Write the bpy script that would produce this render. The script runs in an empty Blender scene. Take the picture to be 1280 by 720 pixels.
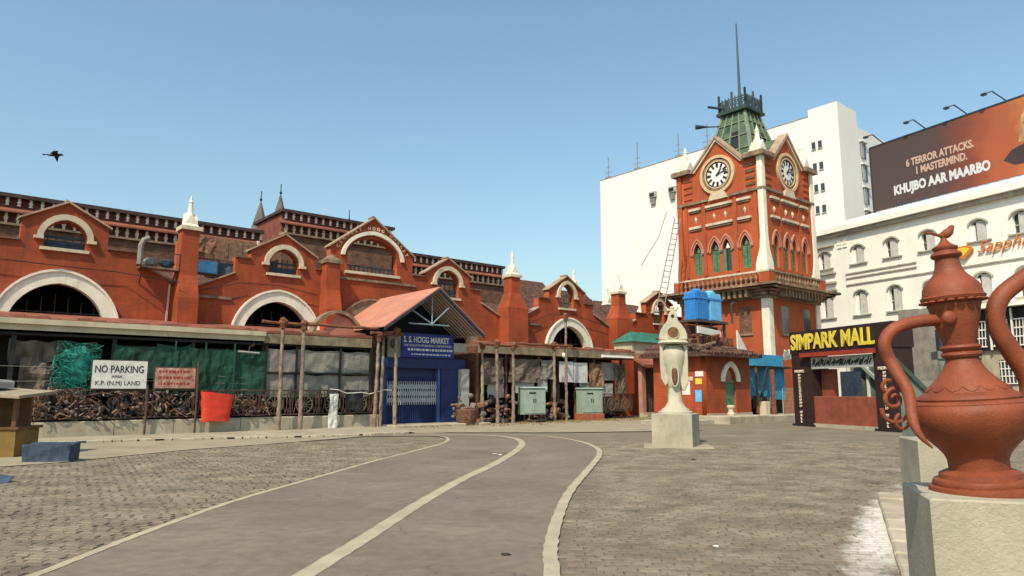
import bpy, bmesh, math, random
from mathutils import Vector, Matrix, noise
R = math.radians
C = bpy.context.scene.collection
sc = bpy.context.scene
rnd = random.Random(7)
# ------------------------------------------------------------------ camera, sky, sun
PITCH = R(8.4); FPX = 880.0; EYE = 1.6
cam = bpy.data.cameras.new('camera'); co = bpy.data.objects.new('camera', cam); C.objects.link(co)
cam.sensor_width = 36; cam.lens = 36 * FPX / 1280; cam.clip_end = 3000; cam.clip_start = 0.05
co.location = (0, 0, EYE); co.rotation_euler = (R(90) + PITCH, 0, 0); sc.camera = co
SUN_EL = R(50); SUN_AZ = math.atan2(-0.42, -0.91)          # from +Y towards +X
w = bpy.data.worlds.new('World'); sc.world = w; w.use_nodes = True
nt = w.node_tree; bg = nt.nodes['Background']
sky = nt.nodes.new('ShaderNodeTexSky'); sky.sky_type = 'NISHITA'; sky.sun_disc = False
sky.sun_elevation = SUN_EL; sky.sun_rotation = SUN_AZ
sky.air_density = 1.5; sky.dust_density = 2.0; sky.ozone_density = 1.6; sky.altitude = 0
hsv = nt.nodes.new('ShaderNodeHueSaturation'); hsv.inputs['Saturation'].default_value = 0.95
nt.links.new(sky.outputs[0], hsv.inputs['Color']); tint = nt.nodes.new('ShaderNodeMix'); tint.data_type = 'RGBA'; tint.blend_type = 'MULTIPLY'; tint.inputs['Factor'].default_value = 1; tint.inputs['B'].default_value = (0.88, 1.03, 1.06, 1)
nt.links.new(hsv.outputs[0], tint.inputs['A']); nt.links.new(tint.outputs['Result'], bg.inputs[0])
bg.inputs[1].default_value = 0.15
sl = bpy.data.lights.new('sun', 'SUN'); so = bpy.data.objects.new('sun', sl); C.objects.link(so)
sl.energy = 4.6; sl.angle = R(0.6); sl.color = (1.0, 0.88, 0.70)
sd = Vector((math.sin(SUN_AZ) * math.cos(SUN_EL), math.cos(SUN_AZ) * math.cos(SUN_EL), math.sin(SUN_EL)))
so.rotation_euler = sd.to_track_quat('Z', 'Y').to_euler()
sc.view_settings.view_transform = 'Standard'; sc.view_settings.look = 'None'
sc.view_settings.exposure = 0.12; sc.view_settings.gamma = 1.0

# ------------------------------------------------------------------ helpers
def ground_at(px, py):                       # a point of the flat ground, from the survey photo
    v = (360 - py) / FPX; d = ((px - 640) / FPX, math.cos(PITCH) - v * math.sin(PITCH), math.sin(PITCH) + v * math.cos(PITCH))
    t = -EYE / d[2]; return (d[0] * t, d[1] * t)

def mat(name, col, rough=0.85, var=0.15, sc_=2.0, stain=None, bump=0.0, bscale=30, metal=0.0, fine=0.06,
        brick=None, streak=0.0, stain_scale=0.7, rough_var=0.0, rndvar=0.0, spec=0.35, emit=None, grime=0.0, splash=None, cracks=0.0):
    m = bpy.data.materials.new(name); m.use_nodes = True; t = m.node_tree; n = t.nodes; L = t.links
    b = n['Principled BSDF']; b.inputs['Roughness'].default_value = rough; b.inputs['Metallic'].default_value = metal
    b.inputs['Specular IOR Level'].default_value = spec
    geo = n.new('ShaderNodeNewGeometry')
    def mix(a, fac, c2, mode='MIX'):
        x = n.new('ShaderNodeMix'); x.data_type = 'RGBA'; x.blend_type = mode
        L.new(a, x.inputs['A']) if hasattr(a, 'links') else setattr(x.inputs['A'], 'default_value', a)
        L.new(fac, x.inputs['Factor']) if hasattr(fac, 'links') else setattr(x.inputs['Factor'], 'default_value', fac)
        L.new(c2, x.inputs['B']) if hasattr(c2, 'links') else setattr(x.inputs['B'], 'default_value', c2)
        return x.outputs['Result']
    def nz(scale, det=4, vec=None, rgh=0.6):
        x = n.new('ShaderNodeTexNoise'); x.inputs['Scale'].default_value = scale; x.inputs['Detail'].default_value = det
        x.inputs['Roughness'].default_value = rgh
        L.new(vec or geo.outputs['Position'], x.inputs['Vector']); return x.outputs['Fac']
    def ramp(s, a, b_, c0=0.0, c1=1.0):
        x = n.new('ShaderNodeMapRange'); L.new(s, x.inputs['Value']); x.inputs['From Min'].default_value = a; x.inputs['From Max'].default_value = b_
        x.inputs['To Min'].default_value = c0; x.inputs['To Max'].default_value = c1; return x.outputs['Result']
    c = tuple(col) + (1,)
    dark = tuple(x * (1 - var * 1.6) for x in col) + (1,); light = tuple(min(1, x * (1 + var)) for x in col) + (1,)
    out = mix(dark, ramp(nz(sc_), 0.3, 0.7), light)
    out = mix(out, ramp(nz(sc_ * 14, 5), 0.35, 0.65, 0, fine * 2), tuple(x * 0.45 for x in col) + (1,))
    if rndvar:
        oi = n.new('ShaderNodeAttribute'); oi.attribute_name = 'rnd'
        oo = n.new('ShaderNodeObjectInfo')
        ad = n.new('ShaderNodeMath'); ad.operation = 'ADD'; L.new(oi.outputs['Fac'], ad.inputs[0]); L.new(oo.outputs['Random'], ad.inputs[1])
        fr = n.new('ShaderNodeMath'); fr.operation = 'FRACT'; L.new(ad.outputs[0], fr.inputs[0])
        hs = n.new('ShaderNodeHueSaturation'); L.new(ramp(fr.outputs[0], 0, 1, 1 - rndvar, 1 + rndvar), hs.inputs['Value']); L.new(out, hs.inputs['Color']); out = hs.outputs[0]
    bsig = None
    if brick:
        bt = n.new('ShaderNodeTexBrick'); bt.inputs['Scale'].default_value = 1.0
        bt.inputs['Brick Width'].default_value = brick[0]; bt.inputs['Row Height'].default_value = brick[1]; bt.inputs['Mortar Size'].default_value = brick[2]
        bt.inputs['Color1'].default_value = (1, 1, 1, 1); bt.inputs['Color2'].default_value = (brick[3],) * 3 + (1,); bt.inputs['Mortar'].default_value = (brick[4],) * 3 + (1,)
        vec = geo.outputs['Position']
        if len(brick) > 5:                       # vertical wall: use object x / z
            tc = n.new('ShaderNodeTexCoord'); sp = n.new('ShaderNodeSeparateXYZ'); cb = n.new('ShaderNodeCombineXYZ')
            ad = n.new('ShaderNodeMath'); ad.operation = 'ADD'
            L.new(tc.outputs['Object'], sp.inputs[0]); L.new(sp.outputs[0], ad.inputs[0]); L.new(sp.outputs[1], ad.inputs[1])
            L.new(ad.outputs[0], cb.inputs[0]); L.new(sp.outputs[2], cb.inputs[1]); vec = cb.outputs[0]
        L.new(vec, bt.inputs['Vector'])
        out = mix(out, 0.75, bt.outputs['Color'], 'MULTIPLY'); bsig = bt.outputs['Color']
    if stain:
        scol, amt = stain
        mp = n.new('ShaderNodeMapping'); mp.inputs['Scale'].default_value = (1, 1, 0.35 if streak else 1); L.new(geo.outputs['Position'], mp.inputs['Vector'])
        out = mix(out, ramp(nz(stain_scale, 7, mp.outputs[0], 0.72), 0.63 - amt * 0.3, 0.80 - amt * 0.2, 0, 0.9), tuple(scol) + (1,))
    if grime:
        mp = n.new('ShaderNodeMapping'); mp.inputs['Scale'].default_value = (1, 1, 0.22); L.new(geo.outputs['Position'], mp.inputs['Vector'])
        g1 = ramp(nz(1.7, 9, mp.outputs[0], 0.78), 0.50, 0.72, 0, grime)
        out = mix(out, g1, tuple(x * 0.38 + 0.012 for x in col) + (1,))
        out = mix(out, ramp(nz(5.5, 8, None, 0.75), 0.60, 0.70, 0, grime * 0.7), (col[0] * 1.15, col[1] * 1.7, col[2] * 2.2, 1))
    if streak:
        mp = n.new('ShaderNodeMapping'); mp.inputs['Scale'].default_value = (1, 1, 0.06); L.new(geo.outputs['Position'], mp.inputs['Vector'])
        out = mix(out, ramp(nz(3.2, 6, mp.outputs[0], 0.7), 0.52, 0.78, 0, streak), tuple(x * 0.3 + 0.01 for x in col) + (1,))
    if cracks:
        wn = n.new('ShaderNodeTexNoise'); wn.inputs['Scale'].default_value = 1.3; wn.inputs['Detail'].default_value = 6; L.new(geo.outputs['Position'], wn.inputs['Vector'])
        wa = n.new('ShaderNodeVectorMath'); wa.operation = 'MULTIPLY_ADD'; L.new(wn.outputs['Color'], wa.inputs[0]); wa.inputs[1].default_value = (1.1, 1.1, 0); L.new(geo.outputs['Position'], wa.inputs[2])
        vo = n.new('ShaderNodeTexVoronoi'); vo.feature = 'DISTANCE_TO_EDGE'; vo.inputs['Scale'].default_value = 0.42; L.new(wa.outputs[0], vo.inputs['Vector'])
        ck_ = ramp(vo.outputs['Distance'], 0.0, 0.007, cracks, 0)
        mk_ = n.new('ShaderNodeMath'); mk_.operation = 'MULTIPLY'; L.new(ck_, mk_.inputs[0]); L.new(ramp(nz(0.6, 3), 0.47, 0.6), mk_.inputs[1])
        out = mix(out, mk_.outputs[0], tuple(x * 0.35 for x in col) + (1,))
        out = mix(out, ramp(nz(0.9, 2), 0.60, 0.63, 0, 0.18), tuple(x * 0.72 for x in col) + (1,))
    if splash:                                   # a dried limewash splash lying along one line of the ground
        (cx, cy), (hx, hy), wd = splash
        hl = math.hypot(hx, hy); sub = n.new('ShaderNodeVectorMath'); sub.operation = 'SUBTRACT'; L.new(geo.outputs['Position'], sub.inputs[0]); sub.inputs[1].default_value = (cx, cy, 0)
        def dotn(vx, vy):
            d_ = n.new('ShaderNodeVectorMath'); d_.operation = 'DOT_PRODUCT'; L.new(sub.outputs[0], d_.inputs[0]); d_.inputs[1].default_value = (vx, vy, 0); return d_.outputs['Value']
        cb_ = n.new('ShaderNodeCombineXYZ'); L.new(dotn(hx/hl/hl, hy/hl/hl), cb_.inputs[0]); L.new(dotn(-hy/hl/wd, hx/hl/wd), cb_.inputs[1])
        ln = n.new('ShaderNodeVectorMath'); ln.operation = 'LENGTH'; L.new(cb_.outputs[0], ln.inputs[0])
        ad2 = n.new('ShaderNodeMath'); ad2.operation = 'MULTIPLY_ADD'; ad2.inputs[1].default_value = 2.2; L.new(nz(1.9, 7, None, 0.7), ad2.inputs[0]); L.new(ln.outputs['Value'], ad2.inputs[2])
        out = mix(out, ramp(ad2.outputs[0], 2.05, 1.45, 0, 0.92), (0.56, 0.53, 0.46, 1))
    L.new(out, b.inputs['Base Color'])
    if rough_var: L.new(ramp(nz(sc_ * 3), 0.3, 0.7, rough - rough_var, rough + rough_var), b.inputs['Roughness'])
    if bump or bsig:
        bp = n.new('ShaderNodeBump'); bp.inputs['Strength'].default_value = max(bump, 0.25); bp.inputs['Distance'].default_value = 0.02
        h = nz(bscale, 6)
        if bsig:
            mm = n.new('ShaderNodeMath'); mm.operation = 'MULTIPLY_ADD'; mm.inputs[1].default_value = 0.35; L.new(h, mm.inputs[0]); L.new(bsig, mm.inputs[2]); h = mm.outputs[0]
        L.new(h, bp.inputs['Height']); L.new(bp.outputs[0], b.inputs['Normal'])
    if emit: b.inputs['Emission Color'].default_value = tuple(emit) + (1,); b.inputs['Emission Strength'].default_value = 1
    return m

class MB:
    def __init__(s, M=None): s.v = []; s.f = []; s.M = M; s.r = []
    def add(s, vs, fs, r=None):
        o = len(s.v); s.v += [tuple(x) for x in vs]; s.f += [tuple(i + o for i in f) for f in fs]
        if r is not None: s.r += [r] * len(vs)
        return s
    def box(s, x0, x1, y0, y1, z0, z1):
        return s.add([(x0,y0,z0),(x1,y0,z0),(x1,y1,z0),(x0,y1,z0),(x0,y0,z1),(x1,y0,z1),(x1,y1,z1),(x0,y1,z1)],
                     [(0,3,2,1),(4,5,6,7),(0,1,5,4),(1,2,6,5),(2,3,7,6),(3,0,4,7)])
    def cham(s, x0, x1, y0, y1, z0, z1, c, bottom=True):   # box with chamfered top edges
        s.add([(x0,y0,z0),(x1,y0,z0),(x1,y1,z0),(x0,y1,z0),(x0,y0,z1-c),(x1,y0,z1-c),(x1,y1,z1-c),(x0,y1,z1-c),
               (x0+c,y0+c,z1),(x1-c,y0+c,z1),(x1-c,y1-c,z1),(x0+c,y1-c,z1)],
              [(0,1,5,4),(1,2,6,5),(2,3,7,6),(3,0,4,7),(4,5,9,8),(5,6,10,9),(6,7,11,10),(7,4,8,11),(8,9,10,11)] + ([(0,3,2,1)] if bottom else []))
        return s
    def tube(s, pts, r, n=8, cap=True):
        pts = [Vector(p) for p in pts]; rs = r if isinstance(r, (list, tuple)) else [r] * len(pts)
        up = Vector((0, 0, 1)); rings = []; prev = None
        for i, p in enumerate(pts):
            t = (pts[min(i+1, len(pts)-1)] - pts[max(i-1, 0)]).normalized()
            if prev is None:
                a = t.cross(up) if abs(t.z) < 0.95 else t.cross(Vector((0, 1, 0)))
            else: a = prev - t * prev.dot(t)
            a.normalize(); prev = a; b = t.cross(a)
            rings.append([p + (a * math.cos(k*2*math.pi/n) + b * math.sin(k*2*math.pi/n)) * rs[i] for k in range(n)])
        o = []; f = []
        for g in rings: o += g
        for i in range(len(pts)-1):
            for k in range(n): f.append((i*n+k, i*n+(k+1)%n, (i+1)*n+(k+1)%n, (i+1)*n+k))
        if cap: f.append(tuple(range(n))[::-1]); f.append(tuple((len(pts)-1)*n+k for k in range(n)))
        return s.add(o, f)
    def bar(s, p0, p1, w_=0.05, d=None):
        p0 = Vector(p0); p1 = Vector(p1); d = d or w_; t = (p1-p0).normalized()
        a = t.cross(Vector((0,1,0)))
        if a.length < 0.1: a = t.cross(Vector((0,0,1)))
        a.normalize(); b = t.cross(a).normalized(); vs = []
        for p in (p0, p1):
            for i, j in ((-1,-1),(1,-1),(1,1),(-1,1)): vs.append(p + a*i*w_/2 + b*j*d/2)
        return s.add(vs, [(0,1,2,3),(7,6,5,4),(0,4,5,1),(1,5,6,2),(2,6,7,3),(3,7,4,0)])
    def lathe(s, prof, n=16, c=(0,0), flute=None):
        o = []; f = []
        for i, (r, z) in enumerate(prof):
            for k in range(n):
                a = k*2*math.pi/n; rr = r
                if flute and flute[0] <= i <= flute[1]: rr = r * (1 + flute[2]*abs(math.sin(a*flute[3]/2)))
                o.append((c[0] + rr*math.cos(a), c[1] + rr*math.sin(a), z))
        for i in range(len(prof)-1):
            for k in range(n): f.append((i*n+k, i*n+(k+1)%n, (i+1)*n+(k+1)%n, (i+1)*n+k))
        f.append(tuple(range(n))[::-1]); f.append(tuple((len(prof)-1)*n+k for k in range(n)))
        return s.add(o, f)
    def prism(s, poly, y0, y1):             # poly in x,z (any direction), extruded in y
        n = len(poly); vs = [(x, y0, z) for x, z in poly] + [(x, y1, z) for x, z in poly]
        return s.add(vs, [tuple(range(n)), tuple(range(2*n-1, n-1, -1))] + [(i, i+n, (i+1)%n+n, (i+1)%n) for i in range(n)])
    def ring(s, outer, inner, y0, y1):      # open band between two outlines of equal length
        n = len(outer); o = [(x, y0, z) for x, z in outer] + [(x, y0, z) for x, z in inner] + [(x, y1, z) for x, z in outer] + [(x, y1, z) for x, z in inner]
        f = []
        for i in range(n-1):
            f += [(i, i+1, n+i+1, n+i), (2*n+i, 3*n+i, 3*n+i+1, 2*n+i+1), (i, 2*n+i, 2*n+i+1, i+1), (n+i, n+i+1, 3*n+i+1, 3*n+i)]
        f += [(0, n, 3*n, 2*n), (n-1, 3*n-1, 4*n-1, 2*n-1)]
        return s.add(o, f)
    def blob(s, c, r, n=8, m=6, jit=0.0, seed=0):
        q = random.Random(seed); o = []; f = []
        r = r if isinstance(r, (tuple, list)) else (r, r, r)
        for i in range(1, m):
            a = math.pi*i/m
            for k in range(n):
                b = 2*math.pi*k/n; j = 1 + q.uniform(-jit, jit)
                o.append((c[0]+r[0]*j*math.sin(a)*math.cos(b), c[1]+r[1]*j*math.sin(a)*math.sin(b), c[2]+r[2]*j*math.cos(a)))
        for i in range(m-2):
            for k in range(n): f.append((i*n+k, (i+1)*n+k, (i+1)*n+(k+1)%n, i*n+(k+1)%n))
        o.append((c[0], c[1], c[2]+r[2])); o.append((c[0], c[1], c[2]-r[2])); t = len(o)-2
        for k in range(n): f.append((t, k, (k+1)%n)); f.append((t+1, (m-2)*n+(k+1)%n, (m-2)*n+k))
        return s.add(o, f)
    def disc(s, c, r, y0, y1, n=24, inner=0):
        P = [(c[0]+r*math.cos(2*math.pi*k/n), c[1]+r*math.sin(2*math.pi*k/n)) for k in range(n + (1 if inner else 0))]
        if not inner: return s.prism(P, y0, y1)
        Q = [(c[0]+inner*math.cos(2*math.pi*k/n), c[1]+inner*math.sin(2*math.pi*k/n)) for k in range(n+1)]
        return s.ring(P, Q, y0, y1)
    def mesh(s, name, m, smooth=False):
        me = bpy.data.meshes.new(name); vs = s.v
        if s.M is not None: vs = [s.M @ Vector(v) for v in vs]
        me.from_pydata(vs, [], s.f); me.materials.append(m)
        if s.r and len(s.r) == len(s.v):
            a = me.attributes.new('rnd', 'FLOAT', 'POINT'); a.data.foreach_set('value', s.r)
        b = bmesh.new(); b.from_mesh(me); bmesh.ops.recalc_face_normals(b, faces=b.faces); b.to_mesh(me); b.free()
        if smooth: me.polygons.foreach_set('use_smooth', [True]*len(me.polygons)); me.set_sharp_from_angle(angle=R(40))
        me.update(); return me
    def build(s, name, m, parent=None, smooth=False):
        o = bpy.data.objects.new(name, s.mesh(name, m, smooth)); C.objects.link(o); o.parent = parent; return o

def link(name, me, parent=None, loc=None, rot=None, scale=None):
    o = bpy.data.objects.new(name, me); C.objects.link(o); o.parent = parent
    if loc: o.location = loc
    if rot: o.rotation_euler = rot
    if scale: o.scale = scale
    return o
def tag(o, label, cat, group=None):
    o['label'] = label; o['category'] = cat
    if group: o['group'] = group
    return o
def thing(name, label, cat, loc=(0,0,0), rz=0, group=None):
    o = bpy.data.objects.new(name, None); C.objects.link(o); o.location = loc; o.rotation_euler = (0, 0, rz)
    o.empty_display_size = 0.2
    return tag(o, label, cat, group)
def struct(name, mb, m, parent=None):
    o = mb.build(name, m, parent)
    if parent is None: o['kind'] = 'structure'
    return o
def copy_tree(o, parent=None, depth=0):
    c = o.copy(); C.objects.link(c)
    if parent: c.parent = parent
    for ch in list(o.children): copy_tree(ch, c, depth+1)
    return c
def curve_mesh(cu, name, m, conv):
    ob = bpy.data.objects.new('tmp', cu); C.objects.link(ob)
    dg = bpy.context.evaluated_depsgraph_get(); dg.update()
    me = bpy.data.meshes.new_from_object(ob.evaluated_get(dg)); me.name = name
    C.objects.unlink(ob); bpy.data.objects.remove(ob); bpy.data.curves.remove(cu)
    me.transform(conv); me.materials.clear(); me.materials.append(m)
    return me
XZ = Matrix(((1,0,0,0),(0,0,-1,0),(0,1,0,0),(0,0,0,1)))          # curve plane XY -> wall plane XZ
def plate(name, outline, holes, y0, y1, m, parent=None, M=None):  # a wall with real openings
    cu = bpy.data.curves.new('tmp', 'CURVE'); cu.dimensions = '2D'; cu.fill_mode = 'BOTH'; cu.extrude = (y1-y0)/2
    for poly in [outline] + list(holes):
        sp = cu.splines.new('POLY'); sp.points.add(len(poly)-1); sp.use_cyclic_u = True
        for i, (x, z) in enumerate(poly): sp.points[i].co = (x, z, 0, 1)
    me = curve_mesh(cu, name, m, Matrix.Translation((0, (y0+y1)/2, 0)) @ XZ)
    if M is not None: me.transform(M)
    return link(name, me, parent)
def text(s, size, m, parent, x, y, z, name='lettering', align='LEFT', ext=0.01, bold=0.0, shear=0.0, M=None, sx=1.0, rot=0.0, line=1.0):
    cu = bpy.data.curves.new('tmp', 'FONT'); cu.body = s; cu.size = size; cu.extrude = ext; cu.offset = bold; cu.shear = shear
    cu.align_x = align; cu.space_line = line; cu.resolution_u = 3
    T = Matrix.Translation((x, y, z)) @ Matrix.Rotation(rot, 4, 'Y') @ XZ @ Matrix.Scale(sx, 4, (1, 0, 0))
    if M is not None: T = M @ T
    return link(name, curve_mesh(cu, name, m, T), parent)
def arch(cx, w_, zs, za, n=8):               # pointed or flat-pointed arch, left foot to right foot
    h = w_/2; r = za-zs; P = []
    if r >= h:
        Rr = (r*r+h*h)/(2*h); cxl = cx-h+Rr; a1 = math.pi; a0 = math.pi-math.asin(min(1, r/Rr))
        for i in range(n+1):
            a = a1+(a0-a1)*i/n; P.append((cxl+Rr*math.cos(a), zs+Rr*math.sin(a)))
    else:
        for i in range(n+1):
            t = i/n*math.pi/2*0.93; P.append((cx-h*math.cos(t)/(1)+h*math.cos(math.pi/2*0.93)*(i/n), zs+r*math.sin(t)/math.sin(math.pi/2*0.93)))
    P[-1] = (cx, za)
    return P + [(2*cx-x, z) for x, z in P[-2::-1]]
def opening(cx, w_, z0, zs, za, n=8):
    return [(cx-w_/2, z0)] + arch(cx, w_, zs, za, n) + [(cx+w_/2, z0)]
def cloth(w_, h, seed, amp=0.06, nx=14, nz=10, sag=0.0, freq=2.2):
    mb = MB(); vs = []
    for j in range(nz+1):
        for i in range(nx+1):
            x = w_*i/nx; z = h*j/nz
            d = noise.noise(Vector((x*freq, z*freq*0.6, seed*7.3)))*amp + noise.noise(Vector((x*freq*3, z*freq*2, seed*3.1)))*amp*0.4
            dz = -sag*math.sin(math.pi*i/nx)*(j/nz) + noise.noise(Vector((x*1.7, seed*2.0, 5)))*amp*0.8*(1 if j in (0, nz) else 0)
            vs.append((x, d, z+dz))
    fs = [(j*(nx+1)+i, j*(nx+1)+i+1, (j+1)*(nx+1)+i+1, (j+1)*(nx+1)+i) for j in range(nz) for i in range(nx)]
    n = len(vs); vs += [(x, y+0.015, z) for x, y, z in vs]; fs += [tuple(n+i for i in f[::-1]) for f in fs]
    return mb.add(vs, fs)

# ------------------------------------------------------------------ materials
red = mat('red_painted_brick', (0.37, 0.070, 0.022), 0.8, 0.20, 0.9, ((0.13, 0.05, 0.03), 0.24), 0.35, 25, brick=(0.26, 0.085, 0.008, 0.80, 0.66, 1), streak=0.6, grime=0.72)
red2 = mat('tower_brick', (0.43, 0.088, 0.028), 0.8, 0.12, 0.8, ((0.16, 0.07, 0.04), 0.08), 0.3, 25, brick=(0.26, 0.085, 0.007, 0.88, 0.76, 1), streak=0.45, grime=0.42)
cream = mat('cream_plaster', (0.60, 0.50, 0.36), 0.8, 0.12, 1.5, ((0.16, 0.12, 0.08), 0.2), 0.2, streak=0.5, grime=0.35)
cream_w = mat('white_plaster_trim', (0.78, 0.72, 0.58), 0.75, 0.08, 1.5, ((0.25, 0.21, 0.15), 0.06), 0.2, streak=0.3, grime=0.22)
weather = mat('weathered_mouldings', (0.25, 0.17, 0.11), 0.9, 0.3, 3, ((0.06, 0.05, 0.04), 0.3), 0.5, streak=0.4)
brownbrick = mat('weathered_brown_brick', (0.22, 0.11, 0.065), 0.9, 0.3, 3, ((0.07, 0.06, 0.05), 0.35), 0.5, 18, brick=(0.26, 0.085, 0.012, 0.6, 0.5, 1))
rooftile = mat('old_roof_tiles', (0.16, 0.075, 0.05), 0.85, 0.35, 3, ((0.05, 0.045, 0.04), 0.35), 0.6, 14, brick=(0.3, 0.2, 0.03, 0.6, 0.3))
redroof = mat('red_sheet_roof', (0.25, 0.085, 0.052), 0.75, 0.2, 1.3, ((0.12, 0.06, 0.04), 0.2), 0.2)
salmon = mat('salmon_sheet_roof', (0.48, 0.205, 0.135), 0.7, 0.12, 1.2, ((0.28, 0.12, 0.08), 0.2), 0.1, grime=0.3)
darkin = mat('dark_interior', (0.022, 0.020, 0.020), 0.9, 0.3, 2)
black = mat('black_paint', (0.018, 0.017, 0.016), 0.5, 0.3, 2)
iron = mat('rusty_iron', (0.085, 0.055, 0.04), 0.7, 0.35, 8, ((0.15, 0.06, 0.03), 0.25), 0.3)
darksteel = mat('dark_blue_steel', (0.03, 0.04, 0.06), 0.5, 0.25, 4)
conc = mat('stained_concrete', (0.40, 0.345, 0.25), 0.9, 0.18, 1.6, ((0.16, 0.13, 0.09), 0.22), 0.45, 35, streak=0.3)
conc_side = mat('pedestal_concrete', (0.39, 0.345, 0.255), 0.88, 0.14, 1.8, ((0.22, 0.18, 0.12), 0.26), 0.5, 45, streak=0.25, stain_scale=2.2)
beige = mat('beige_painted_fascia', (0.50, 0.43, 0.29), 0.8, 0.12, 1.2, ((0.22, 0.17, 0.11), 0.12), 0.2, streak=0.3)
slabm = mat('mossy_roof_slab', (0.25, 0.205, 0.13), 0.95, 0.3, 2, ((0.08, 0.065, 0.05), 0.3), 0.5, streak=0.4)
wood = mat('weathered_pole_wood', (0.235, 0.17, 0.12), 0.9, 0.35, 5, ((0.40, 0.34, 0.26), 0.32), 0.6, 18, streak=0.3)
rust = mat('rust_brown', (0.20, 0.075, 0.04), 0.9, 0.3, 6, None, 0.4)
bluegate = mat('blue_gate_paint', (0.012, 0.028, 0.11), 0.5, 0.2, 2, ((0.01, 0.02, 0.05), 0.2), 0.1)
bluesign = mat('blue_signboard', (0.015, 0.035, 0.20), 0.5, 0.1, 2)
whitep = mat('white_paint', (0.74, 0.72, 0.66), 0.7, 0.08, 2)
offw = mat('sign_lettering_pale', (0.62, 0.62, 0.62), 0.7, 0.1, 3)
bigwhite = mat('white_wall_far', (0.74, 0.70, 0.65), 0.8, 0.025, 0.15, ((0.62, 0.59, 0.54), 0.10), 0.05, fine=0.01, streak=0.06)
hotelw = mat('hotel_white_render', (0.82, 0.80, 0.71), 0.8, 0.05, 0.5, ((0.42, 0.40, 0.33), 0.10), 0.1, fine=0.02, streak=0.16)
grayw = mat('grey_shutter', (0.38, 0.38, 0.34), 0.7, 0.12, 2)
glass = mat('dark_window_glass', (0.035, 0.045, 0.05), 0.12, 0.2, 3, spec=0.6)
greenw = mat('green_louvre_paint', (0.07, 0.21, 0.11), 0.7, 0.25, 3, ((0.17, 0.26, 0.17), 0.25), 0.2)
copper = mat('pale_green_roof_paint', (0.085, 0.125, 0.08), 0.75, 0.2, 2, ((0.05, 0.07, 0.045), 0.25), 0.3, streak=0.3)
darkgreen = mat('dark_green_ironwork', (0.03, 0.06, 0.045), 0.6, 0.3, 3)
dialw = mat('clock_dial_white', (0.74, 0.72, 0.68), 0.5, 0.05, 3)
terra = mat('terracotta_paint', (0.235, 0.056, 0.021), 0.6, 0.16, 5, ((0.16, 0.040, 0.018), 0.14), 0.14, 60, rough_var=0.12, stain_scale=4, fine=0.10, grime=0.28)
stone = mat('pale_statue_plaster', (0.47, 0.43, 0.31), 0.75, 0.12, 3, ((0.27, 0.24, 0.16), 0.12), 0.25, 30, streak=0.2)
rustpat = mat('brown_inlay', (0.16, 0.07, 0.03), 0.8, 0.3, 12)
bluetank = mat('blue_tank_plastic', (0.03, 0.20, 0.52), 0.45, 0.12, 3, ((0.02, 0.10, 0.28), 0.1), 0.1)
bluetank2 = mat('light_blue_tank_plastic', (0.14, 0.44, 0.72), 0.45, 0.12, 3, None, 0.1)
turq = mat('turquoise_shack_paint', (0.035, 0.28, 0.47), 0.65, 0.2, 3, ((0.02, 0.09, 0.14), 0.22), 0.2, streak=0.3)
gatem = mat('dark_maroon_cladding', (0.030, 0.014, 0.013), 0.55, 0.2, 2)
yellow = mat('yellow_letters', (0.68, 0.52, 0.06), 0.5, 0.06, 3)
redstrip = mat('red_strip', (0.30, 0.035, 0.02), 0.6, 0.15, 3)
counter = mat('reddish_counter_panel', (0.25, 0.065, 0.035), 0.6, 0.2, 2.5, ((0.16, 0.045, 0.03), 0.2), 0.2)
redbag = mat('red_plastic_cloth', (0.62, 0.045, 0.02), 0.6, 0.1, 4)
greenc = mat('dark_green_cloth', (0.013, 0.066, 0.042), 0.8, 0.3, 3, ((0.02, 0.04, 0.03), 0.3), 0.2, streak=0.3)
greent = mat('dark_green_shutter', (0.012, 0.075, 0.045), 0.7, 0.25, 2, ((0.01, 0.03, 0.02), 0.3), 0.2, streak=0.3)
turqnet = mat('turquoise_net', (0.015, 0.19, 0.145), 0.8, 0.3, 6)
tarpbrown = mat('brown_tarpaulin', (0.14, 0.11, 0.085), 0.7, 0.3, 2, None, 0.2)
tarpgrey = mat('grey_tarpaulin', (0.23, 0.215, 0.18), 0.7, 0.2, 2, ((0.10, 0.09, 0.08), 0.2), 0.2)
bluetarp = mat('dusty_blue_tarpaulin', (0.04, 0.062, 0.095), 0.6, 0.25, 4, ((0.12, 0.17, 0.22), 0.2), 0.3)
boxgreen = mat('grey_green_cabinet_paint', (0.28, 0.345, 0.28), 0.55, 0.1, 2, ((0.06, 0.07, 0.06), 0.14), 0.15, stain_scale=5)
olive = mat('ochre_board', (0.20, 0.125, 0.03), 0.7, 0.2, 3)
brownb = mat('brown_board', (0.14, 0.065, 0.03), 0.8, 0.25, 3)
posterm = mat('faded_pink_board', (0.44, 0.22, 0.16), 0.8, 0.35, 6, ((0.62, 0.55, 0.42), 0.4), 0.1, stain_scale=4)
paper = mat('white_paper', (0.66, 0.64, 0.58), 0.8, 0.12, 5)
orange = mat('orange_sign_letters', (0.58, 0.19, 0.035), 0.5, 0.1, 3)
billdark = mat('billboard_dark_print', (0.055, 0.035, 0.035), 0.6, 0.1, 0.5, ((0.09, 0.05, 0.045), 0.1), 0.02)
leaf = mat('weed_leaf', (0.07, 0.11, 0.03), 0.8, 0.4, 4)
crow = mat('black_feather', (0.012, 0.012, 0.014), 0.6, 0.2, 6)
glassgreen = mat('greenish_glass', (0.12, 0.145, 0.115), 0.3, 0.3, 1.5, ((0.28, 0.30, 0.26), 0.3), 0.05)
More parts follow.
